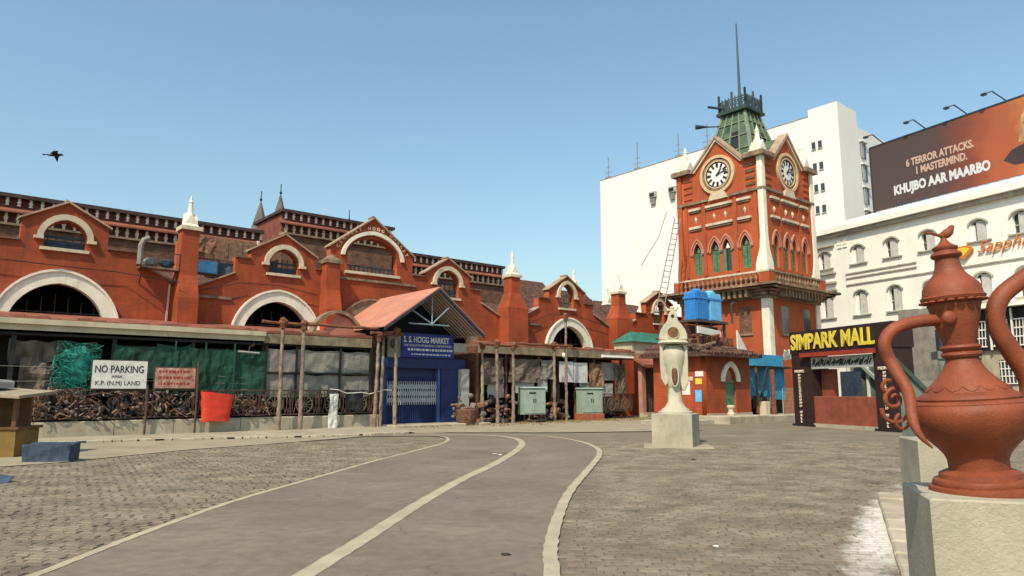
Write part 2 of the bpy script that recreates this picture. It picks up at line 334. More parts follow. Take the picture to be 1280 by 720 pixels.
goods = [mat('goods_%s' % n_, c_, 0.85, 0.35, 7, None, 0.3) for n_, c_ in (('brown', (0.15, 0.07, 0.04)), ('tan', (0.25, 0.14, 0.08)), ('grey', (0.20, 0.17, 0.14)), ('pink', (0.28, 0.13, 0.085)), ('dark', (0.05, 0.04, 0.035)))]

# ------------------------------------------------------------------ ground, road, paving
s0_, s1_ = ground_at(1119, 610), ground_at(1082, 790)
SPLASH = (((s0_[0]+s1_[0])/2, (s0_[1]+s1_[1])/2), ((s1_[0]-s0_[0])/2, (s1_[1]-s0_[1])/2), 0.42)
gm = mat('dusty_paving_ground', (0.192, 0.162, 0.112), 0.92, 0.16, 0.7, ((0.26, 0.222, 0.16), 0.25), 0.35, 30, brick=(0.19, 0.125, 0.012, 0.88, 0.8), stain_scale=0.35)
roadm = mat('pinkish_asphalt_lane', (0.203, 0.159, 0.116), 0.9, 0.16, 0.45, ((0.245, 0.20, 0.15), 0.3), 0.4, 55, stain_scale=0.8, fine=0.2, grime=0.22, cracks=0.75)
linem = mat('worn_cream_line', (0.40, 0.34, 0.235), 0.85, 0.12, 2.5, ((0.22, 0.18, 0.13), 0.26), 0.3, 50, stain_scale=5)
pavem = mat('sandy_pavement', (0.33, 0.285, 0.205), 0.93, 0.16, 0.9, ((0.23, 0.19, 0.14), 0.2), 0.4, 40, stain_scale=1.2)
settm = mat('granite_sett', (0.195, 0.158, 0.110), 0.85, 0.26, 1.3, ((0.27, 0.232, 0.165), 0.3), 0.6, 40, stain_scale=1.1, rndvar=0.13, rough_var=0.12, splash=SPLASH)
struct('ground', MB().add([(-900,-200,0),(900,-200,0),(900,1500,0),(-900,1500,0)], [(0,1,2,3)]), gm)

def spline(pts, k=8):
    P = [Vector(p) for p in pts]; P = [P[0]*2-P[1]] + P + [P[-1]*2-P[-2]]; out = []
    for i in range(1, len(P)-2):
        for j in range(k):
            t = j/k; a, b, c, d = P[i-1], P[i], P[i+1], P[i+2]
            out.append(0.5*((2*b)+(c-a)*t+(2*a-5*b+4*c-d)*t*t+(3*b-a-3*c+d)*t**3))
    out.append(P[-2]); return out
def gp(*pp): return [Vector(ground_at(*p)) for p in pp]
LL = gp((50,720),(120,692),(200,661),(300,626),(400,597),(470,577),(525,563),(553,555),(560,550),(552,546.5),(520,545.5),(440,546.5))
CL = gp((385,720),(460,673),(520,634),(575,602),(622,579),(648,562),(652,554),(642,548.5),(610,545),(540,543.8),(440,545))
RL = gp((690,720),(688,690),(697,650),(713,615),(738,585),(749,570),(746,561),(728,553.5),(700,548),(665,544.5),(600,542.5),(440,542.8))
def pre(P, k): return [P[0]+(P[0]-P[1]).normalized()*k] + P
LL, CL, RL = pre(LL, 4), pre(CL, 4), pre(RL, 5)
LS, CS, RS = spline(LL), spline(CL), spline(RL)
def strip(name, c, w_, z, m):
    vs = []; mb = MB()
    for i, p in enumerate(c):
        t = (c[min(i+1, len(c)-1)]-c[max(i-1, 0)]).normalized(); n_ = Vector((-t.y, t.x))
        j = 0.008*math.sin(i*2.7)
        vs += [(p.x+n_.x*(w_/2+j), p.y+n_.y*(w_/2+j), z), (p.x-n_.x*(w_/2-j), p.y-n_.y*(w_/2-j), z)]
    mb.add(vs, [(2*i, 2*i+1, 2*i+3, 2*i+2) for i in range(len(c)-1)]); return struct(name, mb, m)
def resample(c, n):
    d = [0]
    for i in range(1, len(c)): d.append(d[-1]+(c[i]-c[i-1]).length)
    out = []
    for k in range(n):
        s = d[-1]*k/(n-1); i = 1
        while i < len(d)-1 and d[i] < s: i += 1
        f = (s-d[i-1])/max(1e-6, d[i]-d[i-1]); out.append(c[i-1].lerp(c[i], f))
    return out
N_ = 90
a_, b_ = resample(LS, N_), resample(RS, N_)
mb = MB(); mb.add([(p.x, p.y, 0.022) for p in a_]+[(p.x, p.y, 0.022) for p in b_], [(i, i+1, N_+i+1, N_+i) for i in range(N_-1)])
struct('road', mb, roadm)
strip('road_edge_line', LS, 0.11, 0.027, linem); strip('road_centre_line', CS, 0.20, 0.027, linem); strip('road_edge_line', RS, 0.145, 0.0272, linem)

# granite setts either side of the lane
poly = [(p.x, p.y) for p in a_] + [(p.x, p.y) for p in b_[::-1]]
def inside(x, y):
    c = False; n = len(poly)
    for i in range(n):
        x1, y1 = poly[i]; x2, y2 = poly[i-1]
        if (y1 > y) != (y2 > y) and x < (x2-x1)*(y-y1)/(y2-y1)+x1: c = not c
    return c
paving = struct('paving', MB().add([(-22,2,0.004),(16,2,0.004),(16,24,0.004),(-22,24,0.004)], [(0,1,2,3)]),
                mat('paving_mortar', (0.175, 0.145, 0.10), 0.95, 0.2, 3, None, 0.4, splash=SPLASH))
sett_cells = []
ang = R(-6); ca, sa = math.cos(ang), math.sin(ang)
for row in range(0, 205):
    for cI in range(-140, 140):
        lx = (cI+(0.5 if row % 2 else 0)+0.12*math.sin(row*1.7))*0.185; ly = 3.2+row*0.12
        x = lx*ca-ly*sa-0.6; y = lx*sa+ly*ca
        if y < 3.4 or y > 23.2 or abs(x) > y*0.80+1.2: continue
        if min(x*0+9, 9) and any(inside(x+dx, y+dy) for dx in (-0.14, 0.14) for dy in (-0.06, 0.06)): continue
        sett_cells.append((x, y))
sett_cells.sort(key=lambda p: p[1])
def sett(mb, x, y, q):
    w2 = 0.089+q.uniform(-0.016, 0.008); d2 = 0.057+q.uniform(-0.010, 0.006); h = 0.010+q.uniform(-0.004, 0.004)
    a = ang+q.uniform(-0.09, 0.09); c, s = math.cos(a), math.sin(a); tl = q.uniform(-0.004, 0.004); tm = q.uniform(-0.003, 0.003)
    vs = []
    for k, (z, f) in enumerate(((0.0, 1.0), (h-0.007, 0.98), (h, 0.84))):
        for i, j in ((-1,-1),(1,-1),(1,1),(-1,1)):
            px_ = i*w2*(f if k < 2 else f+0.06); py_ = j*d2*f
            vs.append((x+px_*c-py_*s, y+px_*s+py_*c, z+(tl*i+tm*j if k else 0)))
    mb.add(vs, [(0,1,5,4),(1,2,6,5),(2,3,7,6),(3,0,4,7),(4,5,9,8),(5,6,10,9),(6,7,11,10),(7,4,8,11),(8,9,10,11)], q.random())
vis = [p for p in sett_cells if p[1] > 5.4 and abs(p[0]) < p[1]*0.72]
near = set(vis[:300])
protos = []
for k in range(12):
    m1 = MB(); sett(m1, 0, 0, random.Random(k)); protos.append(m1.mesh('granite_sett', settm))
for i, (x, y) in enumerate(vis[:300]): link('granite_sett', protos[i % 12], paving, (x, y, 0.006))
mbs = MB(); q = random.Random(3)
for p in sett_cells:
    if p not in near: sett(mbs, p[0], p[1], q)
mbs.v = [(x, y, z+0.006) for x, y, z in mbs.v]
o = mbs.build('granite_setts', settm, paving); o['kind'] = 'stuff'

# ------------------------------------------------------------------ shop-row frame (x along the front, y inwards)
SA = R(40.27); SO = Vector((-16.5, 23.5, 0)); SU = Vector((math.cos(SA), math.sin(SA), 0)); SN = Vector((-math.sin(SA), math.cos(SA), 0))
def S(s, off, z=0): return SO+SU*s+SN*off+Vector((0, 0, z))
def local(x, y):                          # world to shop-row frame
    d = Vector((x, y, 0))-SO; return d.dot(SU), d.dot(SN)
# pavement in front of the shops with its kerb stones
edge = gp((-60,590),(0,585),(84,579),(137,573),(240,563),(330,556.5),(420,549.5),(470,545),(560,541.5),(700,541.5),(800,540),(880,538))
back = [S(s, -0.3) for s in (-9, -5, -1, 2, 5, 9, 12, 15, 19, 24, 29, 33)]
def sheet_between(name, A, za, B, zb, m):
    mb = MB(); n = len(A); mb.add([(p[0], p[1], za) for p in A]+[(p[0], p[1], zb) for p in B], [(i, i+1, n+i+1, n+i) for i in range(n-1)]); return struct(name, mb, m)
sheet_between('dusty_verge', edge, 0.03, back, 0.034, mat('sandy_dust', (0.30, 0.25, 0.17), 0.95, 0.16, 0.9, ((0.20, 0.165, 0.115), 0.25), 0.4, 40, stain_scale=0.9))
edge2 = gp((-60,561),(30,557.5),(100,555),(160,553.2),(240,551),(330,549),(420,547),(470,545),(520,542.5))
back2 = [S(s_, -0.3) for s_ in (-6, -1, 1, 3, 5, 8, 11, 13, 14)]
pavement = sheet_between('pavement', edge2, 0.085, back2, 0.09, pavem)
ks = MB().cham(-0.42, 0.42, -0.08, 0.08, 0.0, 0.10, 0.02).mesh('kerb_stone', conc)
ed = resample(spline(edge2), 60)
for i in range(3, 58):
    if i % 9 == 4: continue
    p = ed[i]; t = (ed[i+1]-ed[i]) if i < 59 else ed[i]-ed[i-1]
    link('kerb_stone', ks, pavement, (p.x+rnd.uniform(-.04,.04), p.y+rnd.uniform(-.04,.04), 0.012+rnd.uniform(-.02,.012)), (0, 0, math.atan2(t.y, t.x)+rnd.uniform(-.06,.06)), (t.length/0.9, 1, 1))

# ------------------------------------------------------------------ the red market building
WO = S(0, 4)
mk = thing('market_building', 'long red brick market hall with a row of gables, pointed arches and balustraded roof lantern', 'market hall', WO, SA)
GC = [1.6, 10.6, 20.2, 29.7, 39.3]; BC = [6.15, 12.9, 24.8, 34.5]
top = [(-12, 7.4), (0.1,7.4),(0.1,8.3),(1.6,9.12),(3.1,8.3),(3.1,7.4),(4.2,7.4),(4.2,6.95),(5.8,6.3),(5.8,8.2),(6.5,8.2),(6.5,6.15),(8.3,7.0),(8.3,7.75),(9.0,7.75),(9.0,8.2),
       (10.6,9.12),(12.2,8.2),(12.2,7.6),(12.98,7.6),(12.98,8.95),(15.4,10.7),(17.85,8.95),(17.85,7.9),(18.7,7.9),(18.7,8.2),(20.2,9.12),(21.8,8.2),(21.8,7.5),(22.6,7.5),(22.6,6.75),(24.3,5.95),
       (25.3,5.95),(27.2,6.85),(27.2,7.5),(28.1,7.5),(28.1,8.15),(29.7,9.1),(31.3,8.15),(31.3,7.4),(32.2,7.4),(32.2,6.75),(33.8,6.0),(35.2,6.0),(36.6,6.7),(36.6,7.2),(37.8,7.2),(37.8,8.1),(39.3,8.95),(40.8,8.1),(40.8,7.2),(46,7.2)]
outline = [(-12, 0)] + top + [(46, 0)]
holes = []; AC_ = [1.55, 10.4, 15.4, 20.2, 29.85]
for c in AC_: holes.append(opening(c, 3.3, 0.6, 4.1, 5.85, 10))
WW = {1.6: (1.44, 7.25, 7.75, 8.35), 10.6: (1.44, 7.2, 7.75, 8.35), 20.2: (1.55, 6.9, 7.75, 8.4), 29.7: (1.3, 7.0, 7.85, 8.55), 39.3: (1.2, 6.6, 7.5, 8.2)}
for c, (w_, z0, zs, za) in WW.items(): holes.append(opening(c, w_, z0, zs, za, 6))
holes.append(opening(15.4, 2.95, 7.75, 8.75, 9.6, 8))
plate('wall', outline, holes, 0, 0.45, red, mk)
for c in AC_:
    wd = c in (1.55, 10.4, 29.85)
    b = MB(); b.ring(arch(c, 4.25, 4.05, 6.32, 10), arch(c, 3.3, 4.05, 5.85, 10), -0.10, 0.3)
    b.ring([(x, z) for x, z in arch(c, 4.4, 4.05, 6.42, 10)], arch(c, 4.25, 4.05, 6.32, 10), -0.17, 0.1)
    b.build('arch_surround', cream_w if wd else weather, mk)
for c, (w_, z0, zs, za) in WW.items():
    b = MB(); b.ring(arch(c, w_+0.5, zs-0.1, za+0.28, 6), arch(c, w_+0.12, zs-0.1, za+0.06, 6), -0.16, 0.02)
    b.box(c-w_/2-0.35, c-w_/2-0.03, -0.17, 0.02, zs-0.2, zs-0.08).box(c+w_/2+0.03, c+w_/2+0.35, -0.17, 0.02, zs-0.2, zs-0.08)
    b.build('window_hood', cream, mk)
    MB().box(c-w_/2-0.12, c+w_/2+0.12, -0.12, 0.2, z0-0.12, z0+0.004).build('window_sill', cream, mk)
    g = MB()
    for k in range(5): g.box(c-w_/2+w_*(k+0.5)/5-0.02, c-w_/2+w_*(k+0.5)/5+0.02, 0.24, 0.28, z0, zs+0.2)
    g.box(c-w_/2, c+w_/2, 0.22, 0.3, z0+(zs-z0)*0.45, z0+(zs-z0)*0.45+0.08); g.box(c-w_/2, c+w_/2, 0.22, 0.3, zs-0.05, zs+0.03); g.box(c-w_/2, c+w_/2, 0.26, 0.4, z0, z0+0.35 if c < 30 else z0+0.7)
    g.build('window_grille', weather if c > 25 else darksteel, mk)
b = MB(); b.ring(arch(15.4, 3.7, 8.55, 10.0, 10), arch(15.4, 3.35, 8.55, 9.8, 10), -0.15, 0.02).build('window_hood', cream_w, mk)
MB().box(13.8, 17.0, -0.15, 0.25, 7.62, 7.76).build('window_sill', cream, mk)
g = MB(); g.box(13.9, 16.9, 0.25, 0.33, 8.08, 8.14)
for k in range(12): g.box(13.98+k*0.25, 14.03+k*0.25, 0.26, 0.31, 7.76, 8.1)
g.build('window_grille', darksteel, mk)
# curved raised lettering over the big window
def arc_text(s, cx, cz, r, a0, a1, size, m, parent, y):
    for i, ch in enumerate(s):
        if ch == ' ': continue
        a = a0+(a1-a0)*i/(len(s)-1)
        text(ch, size, m, parent, cx+r*math.cos(a), y, cz+r*math.sin(a), 'letter', 'CENTER', 0.02, 0.008, rot=(math.pi/2-a))
arc_text('CENTURY HOGG MARKET', 15.4, 7.80, 2.28, R(150), R(30), 0.23, cream, mk, -0.03)
coptan = mat('tan_stone_coping', (0.40, 0.28, 0.19), 0.85, 0.2, 2, ((0.12, 0.07, 0.05), 0.25), 0.3, streak=0.4, grime=0.4)
# copings on every raking edge
for i in range(len(top)-1):
    (x0, z0), (x1, z1) = top[i], top[i+1]
    if abs(x1-x0) < 0.05: continue
    if (5.7 < x0 < 6.4): continue
    gable = z1 > 8 and z0 > 8
    L = math.hypot(x1-x0, z1-z0); ex = 0.12 if gable else 0.0
    ux, uz = (x1-x0)/L, (z1-z0)/L
    th = 0.075 if gable else 0.07
    p = [(x0-ux*ex, z0-uz*ex+0.003), (x1+ux*(0 if gable and z1>z0 else ex), z1+uz*(0 if gable and z1>z0 else ex)+0.003)]
    b = MB(); b.prism([p[0], p[1], (p[1][0], p[1][1]+th), (p[0][0], p[0][1]+th)], -0.13 if gable else -0.10, 0.5+(i%3)*0.003)
    b.build('coping', coptan if gable or abs(uz) > 0.2 else brownbrick, mk)
# string mouldings
for x0, x1, z in ((6.6, 8.2, 5.75), (13.0, 18.0, 7.28), (25.6, 27.4, 5.72), (35.1, 38.2, 5.62)):
    MB().box(x0, x1, -0.09, 0.01, z, z+0.12).build('string_course', cream if x0 > 30 else weather, mk)
# buttresses with white pinnacles
def pinnacle(parent, x, y, z, h=1.45, w_=0.32):
    b = MB(); b.add([(x-w_,y-w_,z),(x+w_,y-w_,z),(x+w_,y+w_,z),(x-w_,y+w_,z),(x-w_*0.8,y-w_*0.8,z+0.1*h),(x+w_*0.8,y-w_*0.8,z+0.1*h),(x+w_*0.8,y+w_*0.8,z+0.1*h),(x-w_*0.8,y+w_*0.8,z+0.1*h)],
          [(0,3,2,1),(4,5,6,7),(0,1,5,4),(1,2,6,5),(2,3,7,6),(3,0,4,7)])
    k = w_*0.82
    for dx, dy in ((0,-1),(0,1),(1,0),(-1,0)):               # four little gablets
        if dx == 0: vs = [(x-k, y+dy*k, z+0.1*h), (x+k, y+dy*k, z+0.1*h), (x, y+dy*k*1.05, z+0.42*h), (x-k*.5, y, z+0.1*h), (x+k*.5, y, z+0.1*h), (x, y, z+0.42*h)]
        else: vs = [(x+dx*k, y-k, z+0.1*h), (x+dx*k, y+k, z+0.1*h), (x+dx*k*1.05, y, z+0.42*h), (x, y-k*.5, z+0.1*h), (x, y+k*.5, z+0.1*h), (x, y, z+0.42*h)]
        b.add(vs, [(0,1,2),(3,5,4),(0,2,5,3),(1,4,5,2)])
    b.lathe([(w_*0.5, z+0.1*h), (w_*0.42, z+0.45*h), (w_*0.36, z+0.5*h), (w_*0.27, z+0.75*h), (w_*0.34, z+0.79*h), (w_*0.2, z+0.84*h), (w_*0.12, z+0.93*h), (0.02, z+h)], 8, (x, y))
    return b.build('pinnacle', cream_w, parent)
for c in BC:
    wb = 0.78 if c > 20 else 0.41
    b = MB(); z1 = 6.6 if c > 20 else 5.6; z2 = 7.5 if c > 20 else 6.6; zt = {6.15: 8.72, 12.9: 8.05, 24.8: 8.6, 34.5: 8.45}[c]
    b.add([(c-wb,-0.85,0),(c+wb,-0.85,0),(c+wb,0.2,0),(c-wb,0.2,0),(c-wb,-0.85,z1),(c+wb,-0.85,z1),(c+wb,0.2,z1),(c-wb,0.2,z1),
           (c-.36,-.62,z2),(c+.36,-.62,z2),(c+.36,0.1,z2),(c-.36,0.1,z2),(c-.355,-.6,zt),(c+.355,-.6,zt),(c+.355,0.1,zt),(c-.355,0.1,zt)],
          [(0,3,2,1),(0,1,5,4),(1,2,6,5),(2,3,7,6),(3,0,4,7),(4,5,9,8),(5,6,10,9),(6,7,11,10),(7,4,8,11),(8,9,13,12),(9,10,14,13),(10,11,15,14),(11,8,12,15),(12,13,14,15)])
    bt = b.build('buttress', red, mk)
    MB().box(c-.44, c+.44, -.70, 0.16, zt-0.12, zt+0.05).build('cap', weather if c == 12.9 else cream, bt)
    if c != 12.9: pinnacle(bt, c, -0.27, zt+0.05)
    else: MB().add([(c-.4,-.66,zt+.05),(c+.4,-.66,zt+.05),(c+.4,.1,zt+.05),(c-.4,.1,zt+.05),(c,-.28,zt+.4)], [(0,3,2,1),(0,1,4),(1,2,4),(2,3,4),(3,0,4)]).build('cap', weather, bt)
# roof behind the wall, dark hall inside
b = MB(); b.add([(-12,0.45,6.2),(46,0.45,6.2),(46,4.7,7.6),(-12,4.7,7.6),(-12,0.45,6.0),(46,0.45,6.0),(46,4.7,7.4),(-12,4.7,7.4)],
      [(0,1,2,3),(7,6,5,4),(0,4,5,1),(3,2,6,7),(0,3,7,4),(1,5,6,2)]); b.build('roof', rooftile, mk)
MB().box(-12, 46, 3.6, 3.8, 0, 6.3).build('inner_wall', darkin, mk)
# hanging lamps and iron tie seen inside the arches
for c in (1.55, 10.4, 29.85):
    g = MB(); g.tube([(c-1.6, 0.7, 4.75), (c+1.6, 0.7, 4.75)], 0.035, 6)
    for k in range(7): g.tube([(c-1.4+k*0.46, 0.7, 4.1), (c-1.4+k*0.46, 0.7, 5.0+0.5*(1-abs(k-3)/3.5))], 0.02, 5)
    g.build('arch_grille', iron, mk)
# roof lantern (clerestory) with balusters
bal = MB().lathe([(0.075,0),(0.075,0.05),(0.045,0.08),(0.085,0.17),(0.06,0.26),(0.045,0.30),(0.08,0.33),(0.08,0.36)], 8).mesh('baluster', whitep, True)
mul = MB().box(-0.05,0.05,-0.05,0.05,0,0.46).box(-0.075,0.075,-0.06,0.06,0.16,0.28).mesh('mullion', cream)
def lantern(x0, x1, dz, y0=4.6, sides=False, ex=0.0):
    r = MB().box(x0, x1, y0+0.1, y0+4.2, 6.5, 8.84+dz).build('lantern_wall', brownbrick, mk)
    MB().box(x0+0.02, x1-0.02, y0+0.35, y0+4, 8.84+dz, 10.12+dz).build('lantern_wall', mat_lr, mk)
    MB().box(x0-ex, x1+ex, y0-0.04, y0+0.4, 8.84+dz, 8.94+dz).build('sill', weather, mk)
    b = MB(); b.add([(x0-ex,y0-0.1,9.4+dz),(x1+ex,y0-0.1,9.4+dz),(x1+ex,y0+0.5,9.68+dz),(x0-ex,y0+0.5,9.68+dz),(x0-ex,y0-0.1,9.48+dz),(x1+ex,y0-0.1,9.48+dz),(x1+ex,y0+0.4,9.76+dz),(x0-ex,y0+0.4,9.76+dz)],
                    [(0,3,2,1),(4,5,6,7),(0,1,5,4),(1,2,6,5),(2,3,7,6),(3,0,4,7)]).build('tiled_band', redroof, mk)
    b = MB().box(x0-ex, x1+ex, y0, y0+4.4, 10.1+dz, 10.27+dz).build('roof_edge', mat_edge, mk)
    n_ = int((x1-x0)/0.43)
    for i in range(n_):
        x = x0+0.2+i*(x1-x0-0.3)/max(1, n_-1)
        link('baluster', bal, mk, (x, y0+0.22, 9.76+dz)); link('mullion', mul, mk, (x, y0+0.12, 8.94+dz))
mat_edge = mat('dark_brown_roof_edge', (0.06, 0.038, 0.032), 0.8, 0.3, 2, None, 0.2)
mat_lr = mat('dark_red_lantern_wall', (0.20, 0.055, 0.035), 0.8, 0.25, 2)
lantern(-12, 11.3, 0.0)
lantern(12.35, 19.3, 1.42, 4.6, ex=0.12)
lantern(19.5, 28.3, 0.0)
MB().box(28.3, 46, 5.2, 9, 6.5, 7.7).build('lantern_wall', brownbrick, mk)
# ridges of the lower roofs at the right, pinnacles behind
for x0, x1, zr in ((26.6, 29.4, 9.3), (30.2, 34.0, 9.9), (34.4, 38.6, 9.5), (39, 45.8, 9.0)):
    b = MB(); b.add([(x0,4.6,7.5),(x1,4.6,7.5),(x1,8.6,7.5),(x0,8.6,7.5),(x0+0.3,6.6,zr),(x1-0.3,6.6,zr)], [(0,1,5,4),(2,3,4,5),(3,0,4),(1,2,5),(0,3,2,1)]).build('roof', rooftile, mk)
for x, z, y in ((27.2, 8.1, 2.4), (31.9, 8.6, 1.5), (36.4, 8.0, 2.5), (42, 7.6, 4)): pinnacle(mk, x, y, z, 1.5, 0.3)
# small stucco block beside the first buttress
for s0 in (28.6, 32.4, 36, 41.5):
    MB().box(s0, s0+0.8, 1.0, 1.7, 6.3, 8.0).build('chimney', brownbrick, mk)
# weeds on the old roofs
def weed(s, y, z, r, n_, seed):
    q = random.Random(seed); b = MB()
    for k in range(n_):
        a = q.uniform(0, 6.28); rr = r*q.random()**0.6; c = Vector((s+rr*math.cos(a), y+rr*math.sin(a)*0.6, z+q.uniform(0, r*0.9)))
        u_ = Vector((q.uniform(-1,1), q.uniform(-1,1), q.uniform(-.5,1))).normalized()*0.13; v_ = u_.cross(Vector((q.random(), q.random(), 1))).normalized()*0.05
        b.add([c-v_, c+v_, c+u_+v_*0.3, c+u_*1.15], [(0,1,2,3)])
    for k in range(6): b.tube([(s, y, z), (s+q.uniform(-r,r), y+q.uniform(-.2,.2), z+r*q.random()+0.15)], 0.012, 4)
    return b.build('weed_plant', leaf)
for s, y, z, r, lab in ((31.9, 2.2, 7.0, 0.8, 'bushy weed growing on the old tiled roof right of the fourth gable'), (37.2, 2.6, 7.0, 0.6, 'weed growing on the roof beside the last red gable'), (36.2, 1.3, 6.75, 0.5, 'small green weed sprouting behind the cream coping near the tower')):
    o = weed(0, 0, 0, r, 220, int(s*10)); o.location = WO+SU*s+SN*y+Vector((0,0,z)); o.rotation_euler = (0,0,SA); tag(o, lab, 'weed')
# distant spires behind the hall
def spire(s, y, z0, z1, lab):
    t = thing('roof_spire', lab, 'spire', WO+SU*s+SN*y, SA)
    MB().lathe([(0.62, 8), (0.62, z0), (0.7, z0+0.05), (0.05, z1-0.7)], 8).build('spire_roof', mat_sp, t)
    MB().tube([(0,0,z1-0.8),(0,0,z1)], 0.03, 5).blob((0,0,z1-0.55), 0.09, 6, 5).build('finial', black, t)
mat_sp = mat('grey_spire_slate', (0.13, 0.12, 0.10), 0.8, 0.2, 3)
spire(13.0, 10, 10.9, 14.0, 'shorter grey spire behind the market roof, left one of the pair')
spire(13.6, 8.4, 10.9, 14.2, 'taller grey spire behind the market roof, right one of the pair')
t = thing('roof_finial', 'thin dark finial standing on the raised roof left of the big gable', 'finial', WO+SU*17.0+SN*6, SA)
MB().tube([(0,0,11.6),(0,0,12.7)], [0.05, 0.02], 5).blob((0,0,12.0), 0.12, 6, 5).build('rod', black, t)

# things fixed on the market wall
def wthing(name, label, cat, s, y, z=0, group=None): return thing(name, label, cat, WO+SU*s+SN*y+Vector((0,0,z)), SA, group)
t = wthing('roof_shelf', 'dark iron shelf with junk fixed high on the red wall left of the first pinnacle', 'shelf', 4.25, -0.6, 6.75)
MB().box(0, 1.55, 0, 0.6, 0, 0.07).build('board', weather, t)
MB().tube([(0,0,0),(0,0,0.75)], .03, 5).tube([(1.5,0,0),(1.5,0,0.75)], .03, 5).tube([(0,0,.7),(1.5,0,.7)], .025, 5).bar((0.1,0.1,0),(0.1,0.58,-0.6),.05).bar((1.4,0.1,0),(1.4,0.58,-0.6),.05).build('frame', iron, t)
for k, lb in enumerate(('grey box with a curved grille standing on the iron shelf on the market wall', 'blue-grey bundle lying at the right end of the iron shelf on the market wall')):
    o = MB().blob((0.45+0.62*k, 0.3, 0.26), (0.3, 0.22, 0.20), 9, 6, 0.15, k).build('bundle', tarpgrey if k == 0 else bluetarp); o.location = t.location+SU*0+Vector((0,0,0.03)); o.rotation_euler = (0,0,SA); tag(o, lb, 'bundle')
t = wthing('grey_pipe', 'pale curved drain pipe standing left of the iron shelf on the wall', 'pipe', 4.2, -0.65, 6.85)
MB().tube([(0,0,0),(0,0,0.8),(0.1,0,1.05),(0.3,0,1.15)], 0.11, 8).build('pipe', tarpgrey, t)
t = wthing('roof_screen', 'tan rusted metal sheet screen standing on the roof right of the first pinnacle', 'screen', 7.45, 1.6, 6.9)
for k in range(7): MB().box(k*0.34, k*0.34+0.335, (k%2)*0.02, 0.05+(k%2)*0.02, 0, 2.0).build('panel', goods[1], t)
MB().box(2.4, 2.5, -0.05, 0.1, 0, 2.1).build('post', cream, t)
t = wthing('blue_ledge_rail', 'dark iron balcony rail with blue sheeting above the slanted coping right of the first pinnacle', 'balcony rail', 6.7, 0.2, 6.9)
MB().box(0, 1.9, 0, 0.05, 0.62, 0.68).box(0, 1.9, -.02, 0.3, -0.05, 0.02).box(0,0.05,0,.05,0,.62).box(.93,.98,0,.05,0,.62).box(1.85,1.9,0,.05,0,.62).build('rail', iron, t)
c_ = cloth(0.85, 0.55, 4, 0.05, 8, 5).build('blue_sheet', bluetank2, t); c_.location = (0.06, 0.1, 0.03); c_ = cloth(0.8, 0.55, 5, 0.05, 8, 5).build('blue_sheet', bluetarp, t); c_.location = (1.02, 0.1, 0.03)
o = cloth(1.3, 0.8, 9, 0.15, 10, 6).build('draped_cloth', goods[3]); o.location = WO+SU*6.5+SN*1.2+Vector((0,0,8.1)); o.rotation_euler = (0,0.1,SA); tag(o, 'faded pink and brown cloth draped over the roof rail beside the first pinnacle', 'cloth')

# ------------------------------------------------------------------ shop row
def sthing(name, label, cat, s, y, z=0, group=None, rz=0.0): return thing(name, label, cat, S(s, y, z), SA+rz, group)
sh = sthing('shop_row', 'low shop row with a long beige gutter and green shutters below the red arches', 'shops', 0, 0)
b = MB(); b.add([(-9,0.05,3.98),(13.2,0.05,3.98),(13.2,4.0,4.62),(-9,4.0,4.62),(-9,0.05,3.86),(13.2,0.05,3.86),(13.2,4.0,4.5),(-9,4.0,4.5)], [(0,1,2,3),(7,6,5,4),(0,4,5,1),(3,2,6,7),(0,3,7,4),(1,5,6,2)]).build('roof', redroof, sh)
MB().box(-9, 8.3, -0.22, 0.04, 3.86, 4.04).build('gutter', beige, sh)
MB().box(-9, 8.3, -0.10, 0.03, 3.66, 3.857).build('fascia', beige, sh)
MB().box(8.304, 13.2, -0.12, 0.04, 3.58, 3.97).build('slab_edge', slabm, sh)
def ragged(x0, x1, y, z, seed):               # broken tiles along the roof edge
    q = random.Random(seed); b = MB(); x = x0
    while x < x1:
        l = q.uniform(0.2, 0.5); h = q.uniform(0.06, 0.17); tz = q.uniform(-0.02, 0.05)
        b.add([(x,y,z+tz*0.2),(x+l,y,z+tz*0.2),(x+l,y+0.7,z+0.12),(x,y+0.7,z+0.12),(x,y,z+h),(x+l,y,z+h+tz),(x+l,y+0.7,z+h+0.1+tz),(x,y+0.7,z+h+0.12)], [(0,1,5,4),(1,2,6,5),(2,3,7,6),(3,0,4,7),(4,5,6,7)]); x += l+0.004
    return b
o = ragged(-9, 13.1, 0.02, 4.0, 1).build('roof_edge_tiles', redroof, sh); o['kind'] = 'stuff'
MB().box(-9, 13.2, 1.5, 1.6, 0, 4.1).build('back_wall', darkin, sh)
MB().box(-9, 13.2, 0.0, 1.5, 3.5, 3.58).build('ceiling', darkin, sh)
MB().box(13.2, 13.35, 0.0, 4, 0, 3.95).build('end_wall', mat('dim_brown_wall', (0.10,0.05,0.035), .9, .2), sh)
for x in (-6, -3, -0.1, 2.9, 5.6, 8.35, 9.95, 11.6, 13.05): MB().box(x-0.07, x+0.07, 0.1, 0.24, 0.6, 3.6).build('post', black, sh)
for k in range(6):                            # green shutters
    x = 3.35+k*0.83
    b = MB()
    for j in range(26): b.box(x, x+0.8, 0.42+0.012*(j%2), 0.46+0.012*(j%2), 1.0+j*0.085, 1.08+j*0.085)
    b.build('shutter', greent, sh)
MB().box(3.3, 8.3, 0.36, 0.42, 3.2, 3.3).build('shutter_frame', black, sh)
